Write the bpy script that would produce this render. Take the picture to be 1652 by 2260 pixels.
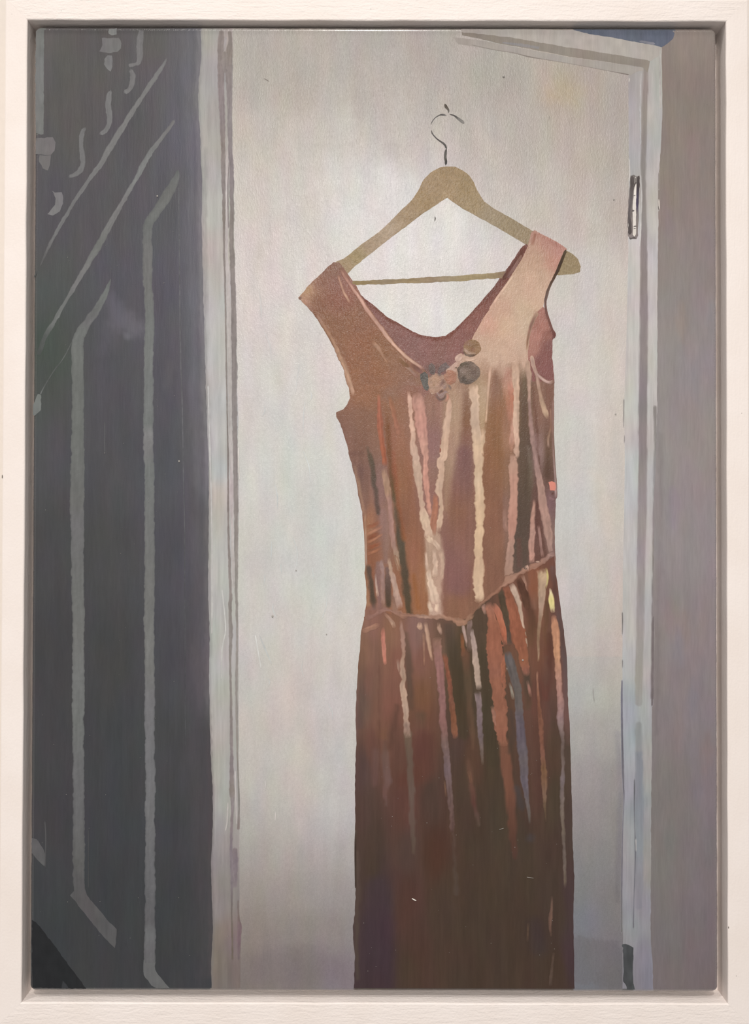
import bpy, bmesh, math
import numpy as np
from mathutils import Vector, Matrix, Euler
from mathutils.geometry import delaunay_2d_cdt

for o in list(bpy.data.objects):
    bpy.data.objects.remove(o, do_unlink=True)

# ------------------------------------------------------------------ camera, light, exposure
SC = bpy.context.scene
COL = SC.collection
FPX, IW, IH = 1750.0, 1652.0, 2260.0
CAM_LOC = Vector((-0.000467, -0.419550, -0.006693))
CAM_ROT = Euler((math.pi / 2 + 0.009243, -0.002090, -0.000600), 'XYZ')
cd = bpy.data.cameras.new('camera')
cam = bpy.data.objects.new('camera', cd)
COL.objects.link(cam)
cam.location = CAM_LOC
cam.rotation_euler = CAM_ROT
cd.sensor_fit = 'VERTICAL'
cd.sensor_height = 24.0
cd.lens = FPX / IH * 24.0
cd.clip_start = 0.01
cd.clip_end = 50
SC.camera = cam

SC.view_settings.view_transform = 'Standard'
SC.view_settings.look = 'None'
SC.view_settings.exposure = -0.10
SC.view_settings.gamma = 1.0
SC.view_settings.use_curve_mapping = False

wd = bpy.data.worlds.new('gallery_room')
SC.world = wd
wd.use_nodes = True
wd.node_tree.nodes['Background'].inputs[0].default_value = (1.0, 0.95, 0.90, 1)
wd.node_tree.nodes['Background'].inputs[1].default_value = 0.40


def area_lamp(name, loc, target, size, power, colour):
    ld = bpy.data.lights.new(name, 'AREA')
    ld.shape = 'DISK'
    ld.size = size
    ld.energy = power
    ld.color = colour
    o = bpy.data.objects.new(name, ld)
    COL.objects.link(o)
    o.location = loc
    o.rotation_euler = (Vector(target) - Vector(loc)).to_track_quat('-Z', 'Y').to_euler()
    return o


# ceiling lamps of the gallery: one out in the room, one high above to the left, a small spot between them
sd = bpy.data.lights.new('ceiling_spot', 'SPOT')
sd.energy = 300.0
sd.color = (1.0, 0.955, 0.90)
sd.shadow_soft_size = 0.16
sd.spot_size = math.radians(24)
sd.spot_blend = 1.0
spot = bpy.data.objects.new('ceiling_spot', sd)
COL.objects.link(spot)
spot.location = (0.04, -3.20, 1.49)
spot.rotation_euler = (Vector((-0.09, 0, -0.04)) - spot.location).to_track_quat('-Z', 'Y').to_euler()
area_lamp('track_lamp', (-1.90, -1.60, 3.70), (0, 0, 0.0), 0.50, 56.0, (1.0, 0.95, 0.89))
area_lamp('spot_lamp', (0.0, -1.75, 2.10), (0, 0, 0.0), 0.10, 22.0, (1.0, 0.95, 0.89))



# ------------------------------------------------------------------ helpers
CM = CAM_ROT.to_matrix()


def px(x, y, depth=0.0):
    """pixel of the photograph -> point on the plane y = depth (metres)"""
    d = CM @ Vector(((x - IW / 2) / FPX, -(y - IH / 2) / FPX, -1.0))
    t = (depth - CAM_LOC.y) / d.y
    return CAM_LOC + d * t


_cm = np.array(CM)
_cl = np.array(CAM_LOC)


def px_np(P, depth):
    d = np.stack([(P[:, 0] - IW / 2) / FPX, -(P[:, 1] - IH / 2) / FPX, -np.ones(len(P))], 1) @ _cm.T
    t = (depth - _cl[1]) / d[:, 1]
    return _cl + d * t[:, None]


def hx(h):
    return np.array([int(h[i:i + 2], 16) for i in (0, 2, 4)], float)


def s2l(c):
    c = np.clip(c / 255.0, 0, 1)
    return np.where(c <= 0.04045, c / 12.92, ((c + 0.055) / 1.055) ** 2.4)


def vn(x, y, seed=0):
    """value noise in 0..1"""
    x = np.asarray(x, float) + seed * 17.31
    y = np.asarray(y, float) + seed * 7.77
    xi, yi = np.floor(x), np.floor(y)
    fx, fy = x - xi, y - yi
    fx = fx * fx * (3 - 2 * fx)
    fy = fy * fy * (3 - 2 * fy)

    def h(a, b):
        v = np.sin(a * 127.1 + b * 311.7 + seed * 53.3) * 43758.5453
        return v - np.floor(v)
    return (h(xi, yi) * (1 - fx) + h(xi + 1, yi) * fx) * (1 - fy) + (h(xi, yi + 1) * (1 - fx) + h(xi + 1, yi + 1) * fx) * fy


# light that falls on the panel and its gloss, read off test renders of a plain grey panel, so that the pigments can be mixed
GX = [100, 200, 330, 450, 560, 680, 800, 920, 1040, 1160, 1280, 1400, 1500, 1558]
GY = [112, 180, 280, 380, 480, 580, 700, 850, 1000, 1200, 1400, 1650, 1900, 2150]
TE = [[1.1260000467300415, 1.1390000581741333, 1.1449999809265137, 1.1430000066757202, 1.1349999904632568, 1.1360000371932983, 1.13100004196167, 1.125, 1.1130000352859497, 1.1069999933242798, 1.1030000448226929, 1.0850000381469727, 1.0759999752044678, 1.059000015258789], [1.1349999904632568, 1.1469999551773071, 1.1369999647140503, 1.1469999551773071, 1.1369999647140503, 1.1339999437332153, 1.1339999437332153, 1.1269999742507935, 1.1169999837875366, 1.1030000448226929, 1.100000023841858, 1.093000054359436, 1.0779999494552612, 1.055999994277954], [1.1330000162124634, 1.1399999856948853, 1.1440000534057617, 1.1490000486373901, 1.1349999904632568, 1.1360000371932983, 1.128000020980835, 1.121000051498413, 1.121999979019165, 1.1100000143051147, 1.097000002861023, 1.093000054359436, 1.0759999752044678, 1.0709999799728394], [1.1269999742507935, 1.1449999809265137, 1.1410000324249268, 1.1390000581741333, 1.1330000162124634, 1.1330000162124634, 1.13100004196167, 1.1200000047683716, 1.1200000047683716, 1.1100000143051147, 1.1009999513626099, 1.0920000076293945, 1.0789999961853027, 1.062999963760376], [1.125, 1.1319999694824219, 1.1390000581741333, 1.1399999856948853, 1.1319999694824219, 1.1369999647140503, 1.128000020980835, 1.1150000095367432, 1.1089999675750732, 1.1050000190734863, 1.097000002861023, 1.090000033378601, 1.0829999446868896, 1.0700000524520874], [1.11899995803833, 1.1180000305175781, 1.1339999437332153, 1.13100004196167, 1.121999979019165, 1.125, 1.1150000095367432, 1.1160000562667847, 1.1039999723434448, 1.1019999980926514, 1.0959999561309814, 1.0959999561309814, 1.0820000171661377, 1.0720000267028809], [1.121999979019165, 1.1260000467300415, 1.11899995803833, 1.1230000257492065, 1.1109999418258667, 1.1150000095367432, 1.1109999418258667, 1.1089999675750732, 1.1069999933242798, 1.097000002861023, 1.0889999866485596, 1.0850000381469727, 1.0759999752044678, 1.069000005722046], [1.1039999723434448, 1.1139999628067017, 1.1139999628067017, 1.1169999837875366, 1.1030000448226929, 1.1030000448226929, 1.1009999513626099, 1.0980000495910645, 1.0950000286102295, 1.093000054359436, 1.0829999446868896, 1.0820000171661377, 1.069000005722046, 1.0549999475479126], [1.093999981880188, 1.0980000495910645, 1.1030000448226929, 1.100000023841858, 1.093999981880188, 1.0920000076293945, 1.0870000123977661, 1.093000054359436, 1.0880000591278076, 1.0759999752044678, 1.0720000267028809, 1.0770000219345093, 1.065999984741211, 1.0509999990463257], [1.0839999914169312, 1.093000054359436, 1.0789999961853027, 1.0839999914169312, 1.0779999494552612, 1.0740000009536743, 1.0679999589920044, 1.0700000524520874, 1.0700000524520874, 1.065000057220459, 1.059000015258789, 1.055999994277954, 1.0529999732971191, 1.0369999408721924], [1.065000057220459, 1.069000005722046, 1.059999942779541, 1.0679999589920044, 1.059000015258789, 1.0579999685287476, 1.0540000200271606, 1.0640000104904175, 1.0579999685287476, 1.0509999990463257, 1.0399999618530273, 1.0470000505447388, 1.034000039100647, 1.0240000486373901], [1.0440000295639038, 1.0460000038146973, 1.0399999618530273, 1.0499999523162842, 1.0379999876022339, 1.031000018119812, 1.0399999618530273, 1.0390000343322754, 1.034000039100647, 1.0260000228881836, 1.0169999599456787, 1.0190000534057617, 1.0049999952316284, 1.0], [1.0089999437332153, 1.0219999551773071, 1.0210000276565552, 1.0260000228881836, 1.0099999904632568, 1.0110000371932983, 1.0219999551773071, 1.0110000371932983, 1.0140000581741333, 1.003000020980835, 0.9890000224113464, 0.9879999756813049, 0.9819999933242798, 0.9769999980926514], [0.996999979019165, 1.0010000467300415, 0.9980000257492065, 1.0019999742507935, 0.9890000224113464, 0.9929999709129333, 0.9950000047683716, 0.9950000047683716, 0.9869999885559082, 0.9900000095367432, 0.9649999737739563, 0.9670000076293945, 0.9580000042915344, 0.9459999799728394]]
TS = [[0.02160000056028366, 0.025299999862909317, 0.03200000151991844, 0.04149999842047691, 0.07680000364780426, 0.09049999713897705, 0.10029999911785126, 0.1006999984383583, 0.08449999988079071, 0.05009999871253967, 0.03420000150799751, 0.02500000037252903, 0.019500000402331352, 0.018300000578165054], [0.020500000566244125, 0.023800000548362732, 0.03189999982714653, 0.04230000078678131, 0.08160000294446945, 0.0997999981045723, 0.1088000014424324, 0.1071000024676323, 0.093299999833107, 0.07180000096559525, 0.05389999970793724, 0.025499999523162842, 0.019600000232458115, 0.017899999395012856], [0.018799999728798866, 0.02280000038444996, 0.031099999323487282, 0.041999999433755875, 0.0869000032544136, 0.11209999769926071, 0.12319999933242798, 0.11659999936819077, 0.10339999943971634, 0.08160000294446945, 0.057100001722574234, 0.025800000876188278, 0.019200000911951065, 0.01730000041425228], [0.018200000748038292, 0.0210999995470047, 0.02930000051856041, 0.041099999099969864, 0.09120000153779984, 0.11069999635219574, 0.12549999356269836, 0.11869999766349792, 0.1062999963760376, 0.08370000123977661, 0.05979999899864197, 0.025499999523162842, 0.018200000748038292, 0.016699999570846558], [0.016300000250339508, 0.019899999722838402, 0.02710000053048134, 0.03840000182390213, 0.08609999716281891, 0.11400000005960464, 0.1257999986410141, 0.11540000140666962, 0.09880000352859497, 0.07599999755620956, 0.0551999993622303, 0.022700000554323196, 0.017400000244379044, 0.015599999576807022], [0.014999999664723873, 0.017899999395012856, 0.02449999935925007, 0.03460000082850456, 0.07660000026226044, 0.093299999833107, 0.1023000031709671, 0.1054999977350235, 0.08569999784231186, 0.06449999660253525, 0.04699999839067459, 0.02160000056028366, 0.01590000092983246, 0.014499999582767487], [0.012799999676644802, 0.015599999576807022, 0.020500000566244125, 0.027400000020861626, 0.0551999993622303, 0.06930000334978104, 0.07349999994039536, 0.0729999989271164, 0.06440000236034393, 0.047600001096725464, 0.03709999844431877, 0.01769999973475933, 0.014000000432133675, 0.012900000438094139], [0.010900000110268593, 0.012600000016391277, 0.01549999974668026, 0.019999999552965164, 0.033900000154972076, 0.04010000079870224, 0.04340000078082085, 0.042899999767541885, 0.03480000048875809, 0.026599999517202377, 0.02459999918937683, 0.014000000432133675, 0.011800000444054604, 0.011099999770522118], [0.00930000003427267, 0.010300000198185444, 0.012299999594688416, 0.014499999582767487, 0.020400000736117363, 0.023099999874830246, 0.02419999986886978, 0.020500000566244125, 0.020099999383091927, 0.019200000911951065, 0.01640000008046627, 0.01119999960064888, 0.009700000286102295, 0.009499999694526196], [0.007899999618530273, 0.008299999870359898, 0.008899999782443047, 0.00989999994635582, 0.012500000186264515, 0.013100000098347664, 0.013199999928474426, 0.013399999588727951, 0.01209999993443489, 0.01119999960064888, 0.010999999940395355, 0.00860000029206276, 0.007899999618530273, 0.007799999788403511], [0.006800000090152025, 0.006899999920278788, 0.007300000172108412, 0.007699999958276749, 0.00930000003427267, 0.009499999694526196, 0.008799999952316284, 0.008299999870359898, 0.008100000210106373, 0.007600000128149986, 0.008700000122189522, 0.0071000000461936, 0.006899999920278788, 0.006800000090152025], [0.006099999882280827, 0.006099999882280827, 0.006200000178068876, 0.006300000008195639, 0.007799999788403511, 0.007899999618530273, 0.006599999964237213, 0.006599999964237213, 0.006500000134110451, 0.006300000008195639, 0.007699999958276749, 0.006099999882280827, 0.006000000052154064, 0.006200000178068876], [0.005799999926239252, 0.005900000222027302, 0.005799999926239252, 0.005799999926239252, 0.007300000172108412, 0.007300000172108412, 0.005799999926239252, 0.005900000222027302, 0.005799999926239252, 0.005900000222027302, 0.007300000172108412, 0.00570000009611249, 0.005799999926239252, 0.005900000222027302], [0.006000000052154064, 0.006000000052154064, 0.005799999926239252, 0.005799999926239252, 0.007400000002235174, 0.007400000002235174, 0.005799999926239252, 0.005799999926239252, 0.00570000009611249, 0.005799999926239252, 0.007400000002235174, 0.005900000222027302, 0.006000000052154064, 0.006000000052154064]]
KE = [1.0479999780654907, 1.0, 0.9399999976158142]
KS = [1.0499999523162842, 1.0, 0.9449999928474426]


def table(T, x, y):
    T = np.array(T)
    gx, gy = np.array(GX, float), np.array(GY, float)
    x = np.clip(x, gx[0], gx[-1])
    y = np.clip(y, gy[0], gy[-1])
    i = np.clip(np.searchsorted(gx, x) - 1, 0, len(gx) - 2)
    j = np.clip(np.searchsorted(gy, y) - 1, 0, len(gy) - 2)
    u = (x - gx[i]) / (gx[i + 1] - gx[i])
    v = (y - gy[j]) / (gy[j + 1] - gy[j])
    return (T[j, i] * (1 - u) + T[j, i + 1] * u) * (1 - v) + (T[j + 1, i] * (1 - u) + T[j + 1, i + 1] * u) * v


GLOSS = [1.0]


def pigment(rgb, P):
    lin = s2l(rgb)
    E = table(TE, P[:, 0], P[:, 1])[:, None] * np.array(KE)
    S = table(TS, P[:, 0], P[:, 1])[:, None] * np.array(KS) * GLOSS[0]
    a = np.clip((lin - S) / E, 0.006, 0.86)
    return a


# ------------------------------------------------------------------ materials
def new_mat(name):
    m = bpy.data.materials.new(name)
    m.use_nodes = True
    nt = m.node_tree
    return m, nt, nt.nodes['Principled BSDF']


def paint_material(name, rough, brush=(1, 1, 1), strength=0.35, spec=0.5, grain=1.0):
    m, nt, b = new_mat(name)
    N, L = nt.nodes.new, nt.links.new
    at = N('ShaderNodeAttribute')
    at.attribute_name = 'Col'
    tc = N('ShaderNodeTexCoord')
    mp = N('ShaderNodeMapping')
    mp.inputs['Scale'].default_value = brush
    L(tc.outputs['Object'], mp.inputs['Vector'])
    n1 = N('ShaderNodeTexNoise')
    n1.inputs['Scale'].default_value = 1.0
    n1.inputs['Detail'].default_value = 3.0
    n1.inputs['Distortion'].default_value = 0.6
    L(mp.outputs[0], n1.inputs['Vector'])
    n2 = N('ShaderNodeTexNoise')
    n2.inputs['Scale'].default_value = 1700.0
    n2.inputs['Detail'].default_value = 2.0
    L(tc.outputs['Object'], n2.inputs['Vector'])
    n3 = N('ShaderNodeTexNoise')
    n3.inputs['Scale'].default_value = 160.0
    n3.inputs['Detail'].default_value = 4.0
    L(tc.outputs['Object'], n3.inputs['Vector'])
    # small pigment variation
    mr = N('ShaderNodeMapRange')
    mr.inputs[1].default_value = 0.3
    mr.inputs[2].default_value = 0.7
    mr.inputs[3].default_value = 0.955
    mr.inputs[4].default_value = 1.045
    L(n1.outputs['Fac'], mr.inputs[0])
    vm = N('ShaderNodeVectorMath')
    vm.operation = 'SCALE'
    L(at.outputs['Color'], vm.inputs[0])
    L(mr.outputs[0], vm.inputs['Scale'])
    L(vm.outputs[0], b.inputs['Base Color'])
    rr = N('ShaderNodeMapRange')
    rr.inputs[3].default_value = rough - 0.06
    rr.inputs[4].default_value = rough + 0.08
    L(n3.outputs['Fac'], rr.inputs[0])
    L(rr.outputs[0], b.inputs['Roughness'])
    b.inputs['Specular IOR Level'].default_value = spec
    ad = N('ShaderNodeMath')
    ad.operation = 'MULTIPLY_ADD'
    ad.inputs[1].default_value = 0.45 * grain
    L(n2.outputs['Fac'], ad.inputs[0])
    L(n1.outputs['Fac'], ad.inputs[2])
    bp = N('ShaderNodeBump')
    bp.inputs['Strength'].default_value = strength
    bp.inputs['Distance'].default_value = 0.00025
    L(ad.outputs[0], bp.inputs['Height'])
    L(bp.outputs[0], b.inputs['Normal'])
    return m


M_UP = paint_material('oil_paint_upright_strokes', 0.38, (950, 950, 110), 0.22, 0.16)
M_MIX = paint_material('oil_paint_loose_strokes', 0.32, (1150, 1150, 420), 0.60, 0.22)
M_RIM = paint_material('oil_paint_glossy_edge', 0.24, (600, 600, 900), 0.8, 0.6, grain=1.6)
M_RIM.node_tree.nodes['Principled BSDF'].inputs['Coat Weight'].default_value = 1.0
M_RIM.node_tree.nodes['Principled BSDF'].inputs['Coat Roughness'].default_value = 0.16
M_DIAG = paint_material('oil_paint_stippled', 0.34, (900, 900, 700), 0.5, 0.22, grain=1.3)


def frame_material(name, along):
    m, nt, b = new_mat(name)
    N, L = nt.nodes.new, nt.links.new
    tc = N('ShaderNodeTexCoord')
    mp = N('ShaderNodeMapping')
    mp.inputs['Scale'].default_value = (110, 500, 560) if along == 'x' else (560, 500, 110)
    L(tc.outputs['Object'], mp.inputs['Vector'])
    n1 = N('ShaderNodeTexNoise')
    n1.inputs['Scale'].default_value = 1.0
    n1.inputs['Detail'].default_value = 5.0
    n1.inputs['Distortion'].default_value = 0.8
    L(mp.outputs[0], n1.inputs['Vector'])
    n2 = N('ShaderNodeTexNoise')
    n2.inputs['Scale'].default_value = 900.0
    n2.inputs['Detail'].default_value = 3.0
    L(tc.outputs['Object'], n2.inputs['Vector'])
    n3 = N('ShaderNodeTexNoise')
    n3.inputs['Scale'].default_value = 35.0
    n3.inputs['Detail'].default_value = 2.0
    L(tc.outputs['Object'], n3.inputs['Vector'])
    cr = N('ShaderNodeValToRGB')
    cr.color_ramp.elements[0].position = 0.3
    cr.color_ramp.elements[0].color = (0.80, 0.727, 0.690, 1)
    cr.color_ramp.elements[1].position = 0.7
    cr.color_ramp.elements[1].color = (0.83, 0.765, 0.738, 1)
    L(n3.outputs['Fac'], cr.inputs['Fac'])
    L(cr.outputs['Color'], b.inputs['Base Color'])
    b.inputs['Roughness'].default_value = 0.55
    b.inputs['Specular IOR Level'].default_value = 0.3
    ad = N('ShaderNodeMath')
    ad.operation = 'MULTIPLY_ADD'
    ad.inputs[1].default_value = 0.5
    L(n2.outputs['Fac'], ad.inputs[0])
    L(n1.outputs['Fac'], ad.inputs[2])
    bp = N('ShaderNodeBump')
    bp.inputs['Strength'].default_value = 0.75 if along == 'x' else 0.35
    bp.inputs['Distance'].default_value = 0.0004
    L(ad.outputs[0], bp.inputs['Height'])
    L(bp.outputs[0], b.inputs['Normal'])
    return m


M_FX = frame_material('white_painted_wood_lengthwise', 'x')
M_FZ = frame_material('white_painted_wood_upright', 'z')


def plain_mat(name, rgb, rough=0.7, bump=0.0, scale=300):
    m, nt, b = new_mat(name)
    N, L = nt.nodes.new, nt.links.new
    tc = N('ShaderNodeTexCoord')
    n = N('ShaderNodeTexNoise')
    n.inputs['Scale'].default_value = scale
    n.inputs['Detail'].default_value = 4
    L(tc.outputs['Object'], n.inputs['Vector'])
    cr = N('ShaderNodeValToRGB')
    cr.color_ramp.elements[0].color = tuple(c * 0.94 for c in rgb) + (1,)
    cr.color_ramp.elements[1].color = tuple(min(1, c * 1.05) for c in rgb) + (1,)
    L(n.outputs['Fac'], cr.inputs['Fac'])
    L(cr.outputs['Color'], b.inputs['Base Color'])
    b.inputs['Roughness'].default_value = rough
    if bump:
        bp = N('ShaderNodeBump')
        bp.inputs['Strength'].default_value = bump
        bp.inputs['Distance'].default_value = 0.0003
        L(n.outputs['Fac'], bp.inputs['Height'])
        L(bp.outputs[0], b.inputs['Normal'])
    return m


M_WALL = plain_mat('gallery_wall_paint', (0.72, 0.655, 0.60), 0.8, 0.15, 250)
M_BACK = plain_mat('backing_board_paint', (0.42, 0.38, 0.34), 0.8, 0.1, 200)
M_LINT = plain_mat('pale_lint', (0.80, 0.77, 0.72), 0.6)
M_DUST = plain_mat('grey_dust', (0.36, 0.34, 0.32), 0.7)


# ------------------------------------------------------------------ object builders
def link(name, me, mat, parent=None, smooth=False):
    o = bpy.data.objects.new(name, me)
    COL.objects.link(o)
    if mat:
        me.materials.append(mat)
    if parent:
        o.parent = parent
    if smooth:
        me.shade_smooth()
    return o


def empty(name, parent=None, loc=(0, 0, 0)):
    o = bpy.data.objects.new(name, None)
    o.empty_display_size = 0.02
    o.location = loc
    COL.objects.link(o)
    if parent:
        o.parent = parent
    return o


def coloured_mesh(name, V3, faces, lin, mat, parent, smooth=True):
    me = bpy.data.meshes.new(name)
    me.from_pydata(V3.tolist(), [], faces)
    ca = me.color_attributes.new('Col', 'FLOAT_COLOR', 'POINT')
    rgba = np.ones((len(V3), 4), np.float32)
    rgba[:, :3] = lin
    ca.data.foreach_set('color', rgba.ravel())
    me.update()
    return link(name, me, mat, parent, smooth)


ZK = 0.35          # thickness of the paint layers


def catmull(pts, step):
    P = np.array(pts, float)
    if len(P) == 1:
        return P
    Q = np.vstack([2 * P[0] - P[1], P, 2 * P[-1] - P[-2]])
    out = []
    for i in range(1, len(Q) - 2):
        p0, p1, p2, p3 = Q[i - 1], Q[i], Q[i + 1], Q[i + 2]
        n = max(2, int(np.hypot(*(p2 - p1)[:2]) / step))
        for k in range(n):
            t = k / n
            c = 0.5 * (2 * p1 + (p2 - p0) * t + (2 * p0 - 5 * p1 + 4 * p2 - p3) * t * t + (3 * p1 - p0 - 3 * p2 + p3) * t ** 3)
            c[2:] = p1[2:] * (1 - t) + p2[2:] * t
            out.append(c)
    out.append(P[-1])
    return np.array(out)


def field(samples, P, ay=0.55, s=30.0, pw=1.6):
    """smooth colour field through hand-mixed samples (x, y, hex)"""
    S = np.array([(a[0], a[1]) for a in samples], float)
    C = np.array([hx(a[2]) for a in samples])
    out = np.zeros((len(P), 3))
    for i in range(0, len(P), 20000):
        q = P[i:i + 20000]
        d2 = (q[:, None, 0] - S[None, :, 0]) ** 2 + ((q[:, None, 1] - S[None, :, 1]) * ay) ** 2
        w = 1.0 / (d2 + s * s) ** pw
        out[i:i + 20000] = (w @ C) / w.sum(1, keepdims=True)
    return out


def dab(rgb, P, pts, soft=6.0, op=1.0, rag=3.0, seed=1):
    """blend a soft brush stroke into the colours: pts = [(x, y, width, hex), ...]"""
    A = np.array([(p[0], p[1], p[2]) for p in pts], float)
    cols = [hx(p[3]) if len(p) > 3 and p[3] else None for p in pts]
    last = next(c for c in cols if c is not None)
    for i, c in enumerate(cols):
        if c is None:
            cols[i] = last
        last = cols[i]
    C = np.array(cols)
    mw = A[:, 2].max() / 2 + soft + rag + 4
    box = ((P[:, 0] > A[:, 0].min() - mw) & (P[:, 0] < A[:, 0].max() + mw) & (P[:, 1] > A[:, 1].min() - mw) & (P[:, 1] < A[:, 1].max() + mw))
    idx = np.where(box)[0]
    if not len(idx):
        return rgb
    q = P[idx].copy()
    q[:, 0] += rag * 2 * (vn(q[:, 0] / 6, q[:, 1] / 14, seed) - 0.5) + rag * (vn(q[:, 0] / 2.5, q[:, 1] / 30, seed + 3) - 0.5)
    q[:, 1] += rag * 2 * (vn(q[:, 0] / 7, q[:, 1] / 9, seed + 5) - 0.5)
    best = np.full(len(q), 1e9)
    bc = np.zeros((len(q), 3))
    if len(A) == 1:
        best = np.hypot(q[:, 0] - A[0, 0], q[:, 1] - A[0, 1]) - A[0, 2] / 2
        bc[:] = C[0]
    for i in range(len(A) - 1):
        a, b = A[i], A[i + 1]
        ab = b[:2] - a[:2]
        t = np.clip(((q - a[:2]) @ ab) / (ab @ ab + 1e-9), 0, 1)
        d = np.hypot(q[:, 0] - a[0] - t * ab[0], q[:, 1] - a[1] - t * ab[1]) - (a[2] * (1 - t) + b[2] * t) / 2
        m = d < best
        best[m] = d[m]
        bc[m] = (C[i] * (1 - t[:, None]) + C[i + 1] * t[:, None])[m]
    al = np.clip(0.5 - best / (2 * max(soft, 0.5)), 0, 1)
    al = (al * al * (3 - 2 * al) * op)[:, None]
    rgb[idx] = rgb[idx] * (1 - al) + bc * al
    return rgb


def streaks(rgb, P, amp=0.035, sx=5.0, sy=70.0, seed=0, tint=0.012):
    n = (vn(P[:, 0] / sx, P[:, 1] / sy, seed) - 0.5) + 0.7 * (vn(P[:, 0] / (sx * 3.1), P[:, 1] / (sy * 0.6), seed + 9) - 0.5)
    rgb = rgb * (1 + amp * 2 * n[:, None])
    for k in range(3):
        t = vn(P[:, 0] / 26.0, P[:, 1] / 60.0, seed + 31 + k) - 0.5
        rgb[:, k] *= 1 + tint * 2 * t
    return rgb


def curve_x(pts):
    ys = np.array([p[1] for p in pts], float)
    xs = np.array([p[0] for p in pts], float)
    return lambda y: np.interp(y, ys, xs)


def band(name, lf, rf, y0, y1, painter, z, mat, parent, sp=5.0, wob=(0, 0), seed=0, ytop=None, ybot=None):
    """upright area between two edge curves; ytop / ybot give slanted ends"""
    wid = np.max(rf(np.linspace(y0, y1, 50)) - lf(np.linspace(y0, y1, 50)))
    nx, ny = max(3, int(wid / sp)), max(3, int((y1 - y0) / sp))
    T, U = np.meshgrid(np.linspace(0, 1, ny + 1), np.linspace(0, 1, nx + 1), indexing='ij')
    Y = y0 + (y1 - y0) * T
    L = lf(Y) + wob[0] * ((vn(Y / 9, Y * 0, seed) - 0.5) * 2 + (vn(Y / 40, Y * 0, seed + 1) - 0.5) * 2)
    R = rf(Y) + wob[1] * ((vn(Y / 9, Y * 0, seed + 2) - 0.5) * 2 + (vn(Y / 40, Y * 0, seed + 3) - 0.5) * 2)
    X = L + (R - L) * U
    if ytop is not None:
        dL, dR = L - lf(Y), R - rf(Y)
        for _ in range(4):
            a = ytop(X)
            b = ybot(X) if ybot is not None else np.full_like(X, y1)
            Y = a + (b - a) * T
            L, R = lf(Y) + dL, rf(Y) + dR
            X = L + (R - L) * U
    P = np.stack([X.ravel(), Y.ravel()], 1)
    rgb = painter(P)
    V = px_np(P, -z * 0.001 * ZK)
    ids = np.arange((ny + 1) * (nx + 1)).reshape(ny + 1, nx + 1)
    F = np.stack([ids[:-1, :-1], ids[1:, :-1], ids[1:, 1:], ids[:-1, 1:]], -1).reshape(-1, 4).tolist()
    # turn the rim down to the panel so that the layer of paint has a thickness
    rim = np.concatenate([ids[0, :], ids[1:, -1], ids[-1, ::-1][1:], ids[::-1, 0][1:-1]])
    V2 = px_np(P[rim], 0.0)
    n0 = len(P)
    k = len(rim)
    F += [(n0 + k + i, n0 + k + (i + 1) % k, n0 + (i + 1) % k, n0 + i) for i in range(k)]
    P2 = np.vstack([P, P[rim], P[rim]])
    return coloured_mesh(name, np.vstack([V, V2, V[rim]]), F, pigment(np.vstack([rgb, rgb[rim], rgb[rim]]), P2), mat, parent)


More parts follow.
